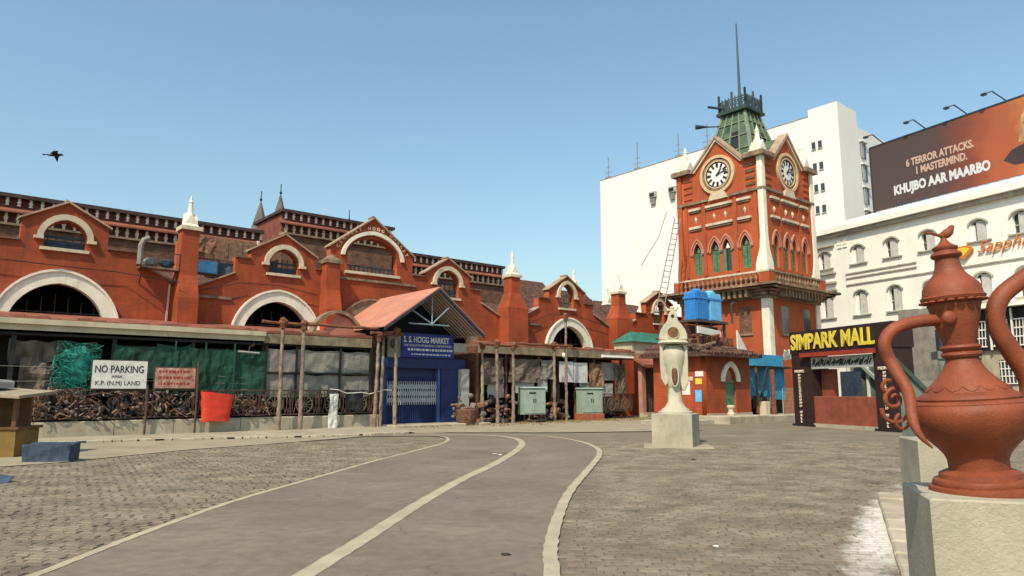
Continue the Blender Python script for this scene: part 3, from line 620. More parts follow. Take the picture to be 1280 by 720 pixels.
for x0, w_, z0, h, sd_ in ((2.9, 1.5, 2.1, 1.2, 1), (4.3, 1.2, 1.5, 1.9, 2), (5.4, 1.5, 1.2, 2.1, 3), (6.85, 1.55, 1.5, 1.8, 4), (4.6, 3.4, 2.5, .7, 5)):
    c_ = cloth(w_, h, 110+sd_, 0.10, 14, 12, 0.08, 1.8).build('green_sheet', greenc, sh); c_.location = (x0, 0.02 if sd_ != 5 else 0.2, z0)
GX = (8.42, 9.72, 11.72, 13.2)                # grey sheeting in dark frames
for k in range(3):
    for j in range(2):
        c_ = cloth(GX[k+1]-GX[k]-.06, 0.95, k*3+j, 0.06, 12, 8, .03, 1.6).build('grey_sheet', tarpgrey, sh); c_.location = (GX[k]+.03, 0.0, 1.38+j*1.04)
for x in (4.9, 6.0, 7.1): MB().box(x, x+.05, -.10, -.05, 1.2, 3.5).build('post', greent, sh)
f = MB()
for k in range(4): f.box(GX[k]-.05, GX[k]+.03, -0.08, -0.02, 1.2, 3.5)
f.box(8.4, 13.3, -.078, -0.022, 2.34, 2.42); f.box(8.4, 13.3, -.078, -0.022, 1.3, 1.36); f.build('sheet_frame', black, sh)
for x0, w_, z0, h, m_, sd_ in ((-2.4, 1.9, 1.0, 1.7, tarpbrown, 21), (0.15, 1.9, 1.2, 1.5, tarpbrown, 22), (-0.2, 2.6, 2.6, 0.8, tarpbrown, 24)):
    c_ = cloth(w_, h, sd_, 0.25, 18, 14, 0.1).build('tarpaulin', m_, sh); c_.location = (x0, 0.35, z0)
b = MB()
for k in range(3): b.tube([(-8, 0.05+k*0.02, 2.6-k*0.55), (0, 0.05, 2.45-k*0.5), (3.5, 0.05, 2.42-k*0.4), (8.2, 0.05, 2.1-k*0.2)], 0.008, 4)
b.build('wire', tarpgrey, sh)
# plinth wall
pl = sthing('plinth_wall', 'low pale concrete plinth wall carrying the iron railing in front of the left shops', 'wall', 0, -0.35)
for i, (x0, x1) in enumerate(((0.45, 3.0), (3.02, 4.95), (4.97, 7.4), (7.42, 9.4), (9.42, 11.2), (11.22, 13.5))):
    MB().cham(x0, x1, 0, 0.3, 0, 0.60+0.008*(i%2), 0.03).build('block', conc, pl)
MB().cham(0.05, 0.44, -0.05, 0.35, 0, 0.66, 0.03).build('end_post', conc, pl)
# ornate iron railing
def railing_panel(parent, x0, w_, z0=0.64, h=1.05):
    b = MB(); b.box(x0, x0+w_, -0.02, 0.02, z0+0.03, z0+0.08); b.box(x0, x0+w_, -0.02, 0.02, z0+h-0.05, z0+h); b.box(x0, x0+0.045, -0.03, 0.03, z0, z0+h+0.05)
    b.box(x0, x0+w_, -0.015, 0.015, z0+h*0.80, z0+h*0.80+0.03)
    pn = b.build('railing_panel', iron, parent)
    for c in ((x0+w_*0.5,) if x0 > 5.5 else ()):
        r = MB(); cz = z0+h*0.42; rr = min(w_*0.30, h*0.37)
        r.disc((c, cz), rr, -0.02, 0.02, 16, rr*0.88); r.disc((c, cz), rr*0.28, -0.03, 0.03, 10)
        for k in range(12):
            a = k*math.pi/6; r.bar((c+rr*.25*math.cos(a), 0, cz+rr*.25*math.sin(a)), (c+rr*.92*math.cos(a), 0, cz+rr*.92*math.sin(a)), 0.035, 0.02)
        r.build('rosette', mat_ro, pn)
    r = MB()
    for c in (x0+w_*0.04, x0+w_*0.14, x0+w_*0.86, x0+w_*0.96):
        for j in (-1, 1):
            P = [(c+j*0.10*math.sin(t*2.2)*(1-t*.3), 0, z0+0.1+t*(h*0.75)) for t in [i/10 for i in range(11)]]
            r.tube(P, 0.016, 5)
    for k in range(8): r.box(x0+w_*(k+.5)/8-0.012, x0+w_*(k+.5)/8+0.012, -.012, .012, z0+h*.8, z0+h)
    r.build('scrollwork', iron, pn)['kind'] = 'stuff'
mat_ro = mat('faded_iron_rosette', (0.15, 0.11, 0.08), 0.8, 0.3, 6)
rl = sthing('ornate_railing', 'rusty cast iron railing with sunflower rosettes on the left plinth wall', 'railing', 0, -0.2)
for k in range(10): railing_panel(rl, 0.55+k*1.27, 1.25)
rr_ = sthing('ornate_railing', 'short cast iron rosette railing between the right electric cabinet and the brown gate', 'railing', 0, -0.2)
for k in range(3): railing_panel(rr_, 27.3+k*1.25, 1.23, 0.45)

def tangle(name, s0, s1, z0, z1, n_, seed, label):
    t = sthing(name, label, 'clutter', s0, -.42, 0); q = random.Random(seed)
    for mi, m_ in enumerate((goods[0], iron, goods[4], weather)):
        b = MB()
        for k in range(n_//4):
            x, z = q.uniform(0, s1-s0), q.uniform(z0, z1); P = [(x, q.uniform(-.08,.1), z)]
            for j in range(3): P.append((P[-1][0]+q.uniform(-.22,.22), q.uniform(-.1,.12), min(z1, max(z0, P[-1][2]+q.uniform(-.2,.2)))))
            b.tube(P, q.uniform(.012,.028), 4)
        b.build('twisted_strips', m_, t)['kind'] = 'stuff'
    b = MB()
    for k in range(n_//5): b.blob((q.uniform(0,s1-s0), q.uniform(-.1,.05), q.uniform(z0,z1)), (q.uniform(.03,.09), .04, q.uniform(.03,.08)), 6, 5, .3, k)
    b.build('pale_scraps', goods[2], t)['kind'] = 'stuff'
tangle('scrap_tangle', 0.5, 2.3, .68, 1.75, 64, 61, 'tangle of rusty strips and scraps on the plinth between kiosk and NO PARKING board')
tangle('scrap_tangle', 2.4, 5.6, .68, 1.6, 80, 62, 'tangle of brown twisted scrap on the railing below the two signboards')
tangle('scrap_tangle', 7.1, 8.5, .68, 1.5, 50, 63, 'small scrap tangle on the railing right of the red cloth bag')
# goods heaped behind the railing
def heap(name, s0, s1, y0, y1, z0, z1, n_, seed, label, cat='goods', mats=goods):
    t = sthing(name, label, cat, s0, y0, z0); q = random.Random(seed)
    for k in range(n_):
        x = q.uniform(0, s1-s0); y = q.uniform(0, y1-y0); z = q.uniform(0, (z1-z0))*q.random()**0.5
        r = (q.uniform(.05,.19), q.uniform(.05,.16), q.uniform(.04,.14))
        b = MB()
        if q.random() < 0.3: b.box(-r[0], r[0], -r[1], r[1], -r[2], r[2]); b.M = Matrix.Translation((x,y,z)) @ Matrix.Rotation(q.uniform(-.5,.5),4,'Y') @ Matrix.Rotation(q.uniform(-1,1),4,'Z')
        else: b.blob((x,y,z), r, 8, 6, 0.2, k)
        b.build('item', q.choice(mats), t)
    return t
heap('goods_pile', 0.6, 4.4, -0.12, 0.4, 0.7, 1.75, 110, 5, 'pile of brown and grey bric-a-brac behind the railing under the NO PARKING board')
heap('goods_pile', -1.2, 0.5, -0.1, 0.5, 0.1, 1.2, 16, 6, 'dark junk heaped behind the roofed kiosk at far left')
heap('goods_pile', 4.6, 8.3, -0.1, 0.35, 0.7, 1.45, 60, 8, 'low pile of dark goods behind the railing under the green shutters', mats=[goods[4], goods[0], goods[2]])
# turquoise net bundle
def sp_net(P):
    P = [Vector(p) for p in P]; P = [P[0]*2-P[1]]+P+[P[-1]*2-P[-2]]; out = []
    for i in range(1, len(P)-2):
        for j in range(3):
            t = j/3; a, b_, c, d = P[i-1], P[i], P[i+1], P[i+2]; out.append(0.5*((2*b_)+(c-a)*t+(2*a-5*b_+4*c-d)*t*t+(3*b_-a-3*c+d)*t**3))
    return out+[P[-2]]
b = MB(); q = random.Random(12)
for k in range(150):
    x, z = q.uniform(0, 1.1), q.uniform(0, 1.5); P = [(x, q.uniform(-.15,.15), z)]
    for j in range(5): P.append((min(1.2, max(-.15, P[-1][0]+q.uniform(-.3,.3))), q.uniform(-.18,.18), min(1.6, max(-.1, P[-1][2]+q.uniform(-.25,.2)))))
    b.tube(sp_net(P), 0.011, 4)
b.blob((.55,.02,.78),(.55,.12,.72),14,12,.12,3)
o = b.build('net_bundle', turqnet); o.location = S(1.15, 0.0, 1.75); o.rotation_euler = (0, 0.1, SA); tag(o, 'tangled turquoise net bundle hanging left of the NO PARKING board', 'net')
# signboards on the railing
sg = sthing('signboard', 'white hand painted NO PARKING board tied to the railing', 'sign', 2.2, -0.33, 1.72)
MB().box(0, 1.74, 0, 0.03, 0, 0.98).build('board', paper, sg)
MB().box(-.03, 1.77, 0.005, 0.045, -.03, 0).box(-.03, 1.77, 0.005, 0.045, .98, 1.01).box(-.03, 0, 0.005, .045, 0, .98).box(1.74, 1.77, .005, .045, 0, .98).build('frame', iron, sg)
text('NO PARKING', 0.36, black, sg, 0.06, -0.004, 0.56, sx=0.72, bold=0.004, ext=0.004)
text('AREA', 0.13, black, sg, 0.6, -0.004, 0.38, sx=1.1, ext=0.004)
text('K.P. (N.M) LAND', 0.22, black, sg, 0.10, -0.004, 0.12, sx=0.90, ext=0.004)
sg2 = sthing('signboard', 'faded pink board with worn writing right of the NO PARKING board', 'sign', 4.22, -0.33, 1.74)
MB().box(0, 1.4, 0, 0.03, 0, 0.74).build('board', posterm, sg2)
MB().box(-.04, 1.44, 0.005, 0.045, -.04, 0).box(-.04, 1.44, 0.005, 0.045, .74, .78).box(-.04, 0, 0.005, .045, 0, .74).box(1.4, 1.44, .005, .045, 0, .74).build('frame', iron, sg2)
q = random.Random(31); b = MB()
for r_ in range(3):
    x = 0.12
    while x < 1.2: l = q.uniform(.04,.14); b.box(x, x+l, -0.004, 0.001, 0.12+r_*0.22, 0.12+r_*0.22+0.09); x += l+0.04
b.build('worn_writing', redstrip, sg2)['kind'] = 'stuff'
for s, h, lb in ((3.95, 1.85, 'rusty iron stake at the right edge of the NO PARKING board'), (5.66, 2.75, 'rusty iron stake between the pink board and the red cloth')):
    t = sthing('iron_stake', lb, 'stake', s, -0.5, 0); MB().tube([(0,0,0),(0.01,0,h*.5),(0,0.03,h)], 0.04, 6).build('stake', iron, t)
# red cloth bag
b = MB(); vs = []; N1, N2 = 16, 12; q = random.Random(2)
for j in range(N2+1):
    zz = j/N2
    for i in range(N1):
        a = 2*math.pi*i/N1; wx = 0.50+0.10*zz; wy = 0.16+0.05*zz
        cx = math.copysign(abs(math.cos(a))**0.6, math.cos(a)); cy = math.copysign(abs(math.sin(a))**0.6, math.sin(a))
        d = 1+0.07*noise.noise(Vector((cx*2, cy*2, zz*2.5)))
        vs.append((wx*cx*d+0.02*zz, wy*cy*d+0.03*noise.noise(Vector((cx*4, 1, zz*6))), zz*1.05-(0.06*cx*zz)+(0.05*noise.noise(Vector((cx*3,cy,7))) if j in (0,N2) else 0)))
b.add(vs, [(j*N1+i, j*N1+(i+1)%N1, (j+1)*N1+(i+1)%N1, (j+1)*N1+i) for j in range(N2) for i in range(N1)]+[tuple(range(N1))[::-1], tuple(N2*N1+i for i in range(N1))])
o = b.build('red_bag', redbag, None, True); o.location = S(6.35, -0.62, 0.5); o.rotation_euler = (0, 0.02, SA); tag(o, 'bright red plastic cloth bag hung on the iron railing below the green shutters', 'bag')
# white cloth, dark bag and rope left of the entrance
o = cloth(0.42, 1.45, 41, 0.12, 8, 12).build('white_cloth', paper); o.location = S(11.0, -0.6, 0.08); o.rotation_euler = (0, 0, SA+.1); tag(o, 'long white cloth hanging to the ground in front of the railing', 'cloth')
o = cloth(0.85, 0.95, 43, 0.12, 10, 8, 0.1).build('black_bag', black); o.location = S(11.75, -0.55, 0.75); o.rotation_euler = (0, 0, SA); tag(o, 'black cloth bag hanging from the rope right of the white cloth', 'bag')
b = MB(); b.tube([(11.0+x*3.0/8, -0.6, 1.72-0.18*math.sin(x/8*math.pi)+0.05*math.sin(x*2.1)) for x in range(9)], 0.02, 5)
o = b.build('rope', paper); o.location = S(0,0); o.rotation_euler = (0,0,SA); tag(o, 'sagging pale rope strung between the poles left of the entrance', 'rope')

# right half of the shops
sr = sthing('shop_row', 'shabby shop row with rolled shutters and posters right of the blue market entrance', 'shops', 0, 0)
MB().box(19.35, 31.5, -0.12, 4.0, 3.58, 3.98).build('roof_slab', slabm, sr)
o = ragged(19.4, 31.4, 0.0, 3.985, 5).build('roof_edge_tiles', redroof, sr); o['kind'] = 'stuff'
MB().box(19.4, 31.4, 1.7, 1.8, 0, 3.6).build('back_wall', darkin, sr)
MB().box(19.25, 19.4, 0.0, 4, 0, 3.95).build('end_wall', goods[0], sr)
def rolled(x0, x1, z0, z1, m_, y=0.5, nm='shutter'):
    b = MB(); n_ = int((z1-z0)/0.09)
    for j in range(n_): b.box(x0, x1, y+0.014*(j%2), y+0.05+0.014*(j%2), z0+j*(z1-z0)/n_, z0+(j+0.93)*(z1-z0)/n_)
    return b.build(nm, m_, sr)
slat = mat('brown_slatted_shutter', (0.105, 0.07, 0.05), 0.8, 0.25, 3, None, 0.1, streak=.3)
for x0, x1, z0, z1 in ((19.8, 21.3, 2.2, 3.5), (21.45, 23.6, 2.1, 3.5), (24.9, 25.6, 1.0, 3.5), (28.3, 30.3, 0.6, 3.4)): rolled(x0, x1, z0, z1, slat)
rolled(28.9, 30.4, 2.3, 3.35, grayw, 0.3, 'shutter')
for x in (19.6, 21.4, 23.75, 24.85, 26.6, 28.2, 30.6): MB().box(x-0.06, x+0.06, 0.2, 0.32, 0, 3.58).build('post', goods[0], sr)
for x0, x1, z0, z1 in ((20.1, 21.2, 1.3, 2.4), (22.0, 23.3, 1.55, 2.2), (23.6, 24.3, 1.6, 2.3), (27.4, 29.7, 1.35, 2.1)):
    c_ = cloth(x1-x0, z1-z0, int(x0*3), 0.06, 8, 6).build('paper_sheet', grayw, sr); c_.location = (x0, 0.15, z0)
for k in range(2):
    o = cloth(1.12, 1.15, 60+k, 0.02, 8, 6).build('poster', paper); o.location = S(25.15+k*1.16, 0.05, 2.15-k*0.03); o.rotation_euler = (0,0,SA); tag(o, ('left' if k == 0 else 'right')+' one of the two white wrinkled posters hanging behind the tallest pole', 'poster')
t = sthing('tube_light', 'long white tube light under the slab edge at the right shop end', 'lamp', 28.4, -0.28, 3.62)
MB().box(0, 2.8, 0, 0.12, 0, 0.16).build('fitting', whitep, t); MB().tube([(0.05,-0.03,0.03),(2.75,-0.03,0.03)], 0.035, 8).build('tube', whitep, t)
t = sthing('security_camera', 'small white round camera under the slab edge beside the tallest pole', 'camera', 25.25, -0.25, 3.62)
MB().blob((0,0,0), 0.13, 10, 8).build('housing', whitep, t, True); MB().disc((0,0), 0.06, -0.15, -0.10, 12).build('lens', black, t); MB().box(-.02,.02,0,.2,0.1,.16).build('bracket', whitep, t)
t = sthing('tube_light', 'short white tube lamp on a bent bracket under the gutter end', 'lamp', 7.55, -0.1, 3.1)
MB().tube([(-.3,0,.1),(.55,0,.05)], 0.04, 8).build('tube', grayw, t); MB().tube([(.1,0,.1),(.15,0,.3),(.35,0,.4),(.3,0.05,.5)], 0.02, 6).build('bracket', iron, t)
heap('goods_pile', 19.5, 21.6, -0.5, 0.3, 0.1, 1.6, 70, 11, 'heap of brown sacks and boxes just right of the blue entrance')
heap('goods_pile', 23.1, 25.8, -0.3, 0.4, 0.1, 1.4, 60, 13, 'brown junk heaped between the two green electric cabinets')
heap('goods_pile', 27.4, 30.8, 0.1, 0.4, 0.3, 1.0, 20, 14, 'low dark goods behind the short rosette railing', mats=[goods[4], goods[0], goods[4]])
hp = heap('basket_stack', 17.5, 19.0, -1.0, -0.2, 0.15, 1.5, 44, 15, 'stacked brown baskets and sacks by the right side of the blue gate', 'baskets')
hp2 = MB().lathe([(0.38,0),(0.46,0.3),(0.5,0.7),(0.47,0.75)], 14).build('basket', goods[0], hp); hp2.location = (0.35, -0.1, -0.1)

for x0, w_, z0, h, m_, sd_ in ((19.6, 1.5, 2.0, 1.4, tarpbrown, 1), (21.5, 2.2, 2.1, 1.3, tarpbrown, 2), (23.7, 1.1, 2.3, 1.1, tarpgrey, 3), (27.6, 1.2, 1.9, 1.4, goods[1], 4), (26.8, 1.0, 1.2, 1.0, tarpgrey, 5), (29.9, .9, 1.5, 1.8, tarpbrown, 6)):
    c_ = cloth(w_, h, 140+sd_, 0.12, 10, 10, 0.06, 3).build('hung_sheet', m_, sr); c_.location = (x0, 0.05+.01*sd_, z0)
def cable(label, pts, r=.018, m_=None):
    o = MB().tube([WO+SU*a+SN*b_+Vector((0,0,c_)) for a, b_, c_ in pts], r, 4).build('wall_cable', m_ or black); tag(o, label, 'cable')
cable('black cable sagging along the red wall between the first arch and first buttress', [(-2,-.2,6.6),(1.5,-.22,6.52),(3.5,-.2,6.5),(5.7,-.95,6.2)])
cable('thin cable looping over the second white arch', [(6.6,-.2,6.0),(8.5,-.2,6.55),(10.4,-.22,6.6),(12.3,-.2,6.3)])
cable('cable running over the fourth white arch beside the tall pole', [(25.5,-.2,5.5),(28,-.22,6.5),(30,-.22,6.6),(33.6,-.2,6.0)])
cable('pale thin drain pipe running down the wall left of the first buttress', [(5.55,-.08,6.2),(5.5,-.08,4.2)], .045, cream)
cable('rusty drain pipe running down the wall right of the third buttress', [(26.0,-.08,6.0),(26.0,-.08,4.2)], .05, rust)
# electric cabinets
def cabinet(s, y, w_, h, z0, d, label, legs=True):
    t = sthing('electric_cabinet', label, 'cabinet', s, y, 0, 'grey-green electric cabinets', rz=-0.25)
    MB().cham(0, w_, 0, d, z0, z0+h, 0.03).build('body', boxgreen, t)
    for k in range(2):
        dr = MB().box(0.04+k*(w_/2-0.03), w_/2-0.005+k*(w_/2-0.03), -0.03, -0.002, z0+0.06, z0+h-0.1).build('door', boxgreen, t)
        MB().box(w_/2-0.09+k*0.12, w_/2-0.05+k*0.12, -0.05, -0.03, z0+h*.45, z0+h*.6).build('handle', black, dr)
    MB().box(0.25*w_, 0.55*w_, -0.036, -0.031, z0+h*.78, z0+h*.84).build('label_strip', black, t)
    MB().add([(-.05,-.07,z0+h),(w_+.05,-.07,z0+h),(w_+.05,d+.05,z0+h),(-.05,d+.05,z0+h),(0,0,z0+h+.07),(w_,0,z0+h+.07),(w_,d,z0+h+.07),(0,d,z0+h+.07)], [(0,3,2,1),(4,5,6,7),(0,1,5,4),(1,2,6,5),(2,3,7,6),(3,0,4,7)]).build('lid', boxgreen, t)
    if legs:
        for x in (0.05, w_-0.11):
            for yy in (0.03, d-0.09): MB().box(x, x+0.06, yy, yy+0.06, 0, z0).build('leg', black, t)
        MB().box(0.03, w_-0.03, 0.02, 0.06, z0*0.3, z0*0.3+0.05).build('brace', iron, t)
    else: MB().cham(-.06, w_+.06, -.06, d+.06, 0, z0-0.003, 0.03).build('plinth', rust_red, t)
    return t
rust_red = mat('red_oxide_plinth', (0.33, 0.10, 0.05), .9, .2, 4, None, .2)
cabinet(21.5, -1.05, 1.3, 1.35, 0.45, 0.6, 'grey-green electric cabinet on black legs, the left of the two')
cabinet(25.85, -1.0, 1.35, 1.35, 0.42, 0.6, 'grey-green electric cabinet on a red plinth, the right of the two', False)

# scaffold poles of weathered wood with lashings
def pole(s, y, h, label, r=0.095, lean=(0,0), m_=None):
    t = sthing('wooden_pole', label, 'pole', s, y, 0, 'weathered wooden poles along the shop fronts')
    r *= .85; q = random.Random(int(s*100)); n_ = 22; P = []; rs = []
    for i in range(n_+1):
        f_ = i/n_; P.append((lean[0]*f_+q.uniform(-.012,.012), lean[1]*f_+q.uniform(-.012,.012), h*f_)); rs.append(r*(1.15-0.3*f_)*(1+q.uniform(-.14,.16)))
    MB().tube(P, rs, 9).build('shaft', m_ or wood, t, True)
    b = MB()
    for k in range(4): z = h-0.25+k*0.05; b.tube([(lean[0]+0.13*math.cos(a), lean[1]+0.13*math.sin(a), z+0.02*math.sin(a)) for a in [j*math.pi/4 for j in range(9)]], 0.022, 5, False)
    b.build('lashing', rust, t)
    b = MB().blob((lean[0], lean[1]-.02, h), (0.17, 0.15, 0.16), 8, 6, 0.25, int(s)).build('knot', rust, t)
    return t
pole(8.75, -.8, 4.45, 'weathered pole left of the pair standing in front of the grey sheeting')
pole(9.65, -.8, 4.4, 'weathered pole right of the pair standing in front of the grey sheeting')
pole(13.05, -.8, 4.1, 'leftmost of the three poles beside the blue entrance, leaning slightly', lean=(0.12, 0))
pole(13.62, -.3, 4.3, 'thin middle one of the three poles left of the blue entrance', 0.08, (0.1, 0))
pole(13.95, -1.0, 4.35, 'rightmost of the three poles, touching the left eave of the entrance canopy')
pole(19.1, -.7, 4.0, 'pole under the right eave of the entrance canopy, first right of the gate')
pole(19.85, -1.0, 4.1, 'second pole right of the blue gate, in front of the sacks', lean=(-.08, 0))
pole(20.95, -.9, 4.0, 'third pole right of the blue gate, left of the first cabinet')
pole(24.05, -.7, 4.15, 'pole left of the pair standing between the two cabinets')
pole(24.95, -.7, 5.8, 'tallest pole rising above the roof in front of the right white arch', 0.085, m_=wood)
def beam(s0, s1, y, z, label, sag=0.03):
    t = sthing('wooden_beam', label, 'beam', s0, y, z, 'horizontal beams lashed to the poles'); L = s1-s0; q = random.Random(int(s0*7))
    MB().tube([(L*i/8, q.uniform(-.02,.02), -sag*math.sin(math.pi*i/8)+q.uniform(-.02,.02)) for i in range(9)], [0.07*(1+q.uniform(-.2,.2)) for i in range(9)], 7).build('beam', rust, t, True)
beam(7.9, 10.2, -.8, 4.38, 'rusty beam lying across the pair of poles in front of the grey sheeting')
beam(9.8, 13.2, -.7, 4.42, 'long thin beam running from the pole pair to the three poles')
beam(12.7, 14.3, -.9, 4.2, 'short beam across the three poles at the canopy eave')
beam(18.8, 21.3, -.85, 3.98, 'beam across the poles right of the canopy')
beam(20.9, 24.2, -.8, 4.12, 'thin beam spanning between the right pole groups')
beam(23.7, 25.4, -.75, 4.14, 'short beam lashed to the tallest pole')

# ------------------------------------------------------------------ entrance canopy and blue gate
en = sthing('market_entrance', 'blue market entrance under a projecting salmon gabled canopy', 'entrance', 0, 0)
ax, az, lx_, lz, rx_, rz_ = 15.93, 6.48, 13.05, 4.5, 18.6, 4.42
def slab2(x0, z0, x1, z1, y0, y1, th): return MB().add([(x0,y0,z0),(x1,y0,z1),(x1,y1,z1),(x0,y1,z0),(x0,y0,z0-th),(x1,y0,z1-th),(x1,y1,z1-th),(x0,y1,z0-th)], [(0,1,2,3),(7,6,5,4),(0,4,5,1),(3,2,6,7),(0,3,7,4),(1,5,6,2)])
slab2(lx_, lz, ax, az, -1.5, 4.0, 0.06).build('roof_sheet', salmon, en); slab2(ax+0.002, az, rx_, rz_, -1.5, 4.0, 0.06).build('roof_sheet', salmon, en)
slab2(lx_, lz-0.065, ax, az-0.065, -1.53, -1.45, 0.14).build('barge_board', darksteel, en); slab2(ax+.002, az-0.065, rx_, rz_-0.065, -1.53, -1.45, 0.14).build('barge_board', darksteel, en)
for k in range(12):
    y = -1.3+k*0.27; slab2(ax+0.1, az-0.2, rx_-0.05, rz_-0.09, y, y+0.07, 0.05).build('purlin', grayw if k < 9 else darksteel, en)
b = MB(); cx, cz = 15.65, 4.72
for p in ((15.65, 6.1), (14.35, 5.42), (16.6, 5.55)): b.tube([(cx, -1.3, cz), (p[0], -1.3, p[1])], 0.035, 7)
b.tube([(14.4, -1.3, cz-.03), (16.6, -1.3, cz-.03)], 0.035, 7); b.blob((cx, -1.3, cz), 0.1, 8, 6); b.build('truss', mat('pale_blue_tube', (0.20, 0.26, 0.30), .5, .1), en)
MB().prism([(13.15,0),(18.5,0),(18.5,4.2),(15.93,6.25),(13.15,4.3)], 3.0, 3.1).build('back_wall', darksteel, en)
b = MB().prism([(13.3, 4.2), (18.4, 4.2), (18.4, 4.5), (15.93, 6.2), (13.3, 4.6)], 0.9, 1.0).build('gable_board', mat('very_dark_blue', (0.008, 0.010, 0.022), .7, .2), en)
sgn = MB().box(14.75, 17.75, -0.12, 0, 3.22, 4.36).build('signboard', bluesign, en)
text('S. S. HOGG MARKET', 0.40, offw, sgn, 14.86, -0.13, 3.93, sx=0.72, ext=0.008, bold=0.008)
text('THE KOLKATA MUNICIPAL CORPORATION', 0.15, offw, sgn, 14.88, -0.13, 3.74, sx=0.93, ext=0.006)
q = random.Random(9); b = MB()
for r_, (zz, hh) in enumerate(((3.54, 0.1), (3.34, 0.06))):
    x = 15.1 if r_ == 0 else 15.3
    while x < 17.5: l = q.uniform(.06,.2); b.box(x, x+l, -0.128, -0.119, zz, zz+hh); x += l+0.05
b.build('small_writing', offw, sgn)['kind'] = 'stuff'
cb = MB().box(14.05, 14.72, -0.1, 0, 3.2, 4.38).build('crest_board', tarpgrey, en)
MB().disc((14.38, 3.82), 0.22, -0.12, -0.1, 16, 0.16).box(14.3, 14.46, -.12, -.1, 3.7, 3.95).build('crest', darksteel, cb)
MB().box(13.6, 18.5, -0.05, 0.25, 2.72, 3.19).build('lintel', bluegate, en)
MB().box(17.6, 18.55, -0.06, 0.1, 3.55, 4.0).build('side_box', grayw, en)
gt = MB().box(14.05, 17.1, 0.30, 0.36, 0.1, 2.72).build('gate', bluegate, en)
b = MB()
for k in range(26): x = 14.1+k*0.118; b.box(x, x+0.03, 0.2, 0.23, 0.12, 2.3)
b.build('gate_bar', bluegate, gt)
b = MB()
for k in range(24):
    x = 14.1+k*0.122
    for j in range(3):
        z = 1.08+j*0.31; b.bar((x, 0.17, z), (x+0.12, 0.17, z+0.3), 0.028, 0.02); b.bar((x+0.12, 0.18, z), (x, 0.18, z+0.3), 0.028, 0.02)
    b.box(x-0.014, x+0.014, 0.15, 0.19, 1.0, 2.1)
b.build('lattice', mat('silver_lattice', (0.42, 0.43, 0.47), .5, .15, 5), gt)
MB().box(13.9, 14.04, -0.1, 0.3, 0, 2.72).build('jamb', bluegate, en); MB().box(16.95, 17.08, 0.05, 0.29, 0, 2.72).build('jamb', mat('mid_blue_frame', (0.05,0.11,0.26), .5), en)
MB().box(17.12, 18.1, 0.0, 0.1, 0.1, 2.72).build('side_door', bluegate, en)
MB().box(18.15, 18.62, -0.25, 0.2, 0, 2.72).build('pillar', grayw, en)
MB().cham(13.8, 19.1, -1.4, 0.3, 0.0, 0.14, 0.03).build('step', conc, en)
MB().box(13.35, 13.9, 0.0, 0.3, 0, 4.2).build('side_wall', darkin, en)
# small broken arch hood left of the canopy
t = sthing('arched_hood', 'broken arched hood with faded salmon sheet left of the entrance canopy', 'hood', 10.9, 1.2, 4.0)
b = MB(); A1 = arch(1.3, 2.6, 0.1, 1.35, 8); A2 = arch(1.3, 2.3, 0.1, 1.2, 8); b.ring(A1, A2, 0, 0.5).build('arch', weather, t)
MB().prism([(0.4,0.1),(2.4,0.1),(2.2,0.9),(1.3,1.15)], 0.2, 0.24).build('sheet', salmon, t)
# ------------------------------------------------------------------ brown gate, pillars and awning at the right end
t = sthing('corner_doorway', 'small dark brown doorway between red pillars at the right end of the shops', 'doorway', 31.45, -0.6)
MB().box(0.1, 0.45, 0, 0.3, 0, 3.2).build('pillar', mat('pink_pillar', (0.42,0.2,0.14), .8, .15), t); MB().box(2.05, 2.5, 0, 0.3, 0, 3.2).build('pillar', red, t); MB().box(0.46, 2.04, 0.25, 0.33, 0.3, 3.1).build('door', tarpbrown, t)
b = MB()
for k in range(7): b.box(0.55+k*0.21, 0.58+k*0.21, 0.18, 0.22, 0.3, 3.0)
b.build('bars', iron, t)
b = MB(); b.add([(-.3,-.5,3.25),(2.9,-.5,3.25),(2.9,.9,4.0),(-.3,.9,4.0),(-.3,-.5,3.12),(2.9,-.5,3.12),(2.9,.9,3.85),(-.3,.9,3.85)], [(0,1,2,3),(7,6,5,4),(0,4,5,1),(3,2,6,7),(0,3,7,4),(1,5,6,2)]).build('tiled_hood', redroof, t)
for k in range(3): MB().box(-.2, 2.8, -0.9+0.3*k, -0.6+0.3*k+0.003, 0, 0.12+0.12*k).build('step', conc, t)
t = sthing('green_awning_booth', 'cream box booth with a green awning roof behind the stone monument', 'booth', 31.9, 0.4)
MB().box(0, 3.2, 0, 1.5, 3.9, 4.75).build('wall', beige, t)
MB().add([(-.2,-.2,4.75),(3.4,-.2,4.75),(3.4,1.6,4.75),(-.2,1.6,4.75),(0.6,.7,5.45),(3.4,.7,5.45)], [(0,1,5,4),(2,3,4,5),(3,0,4),(1,2,5),(0,3,2,1)]).build('awning', mat('dull_green_awning', (0.03,0.15,0.11), .8, .25, 3, ((.05,.08,.06),.3), .1), t)

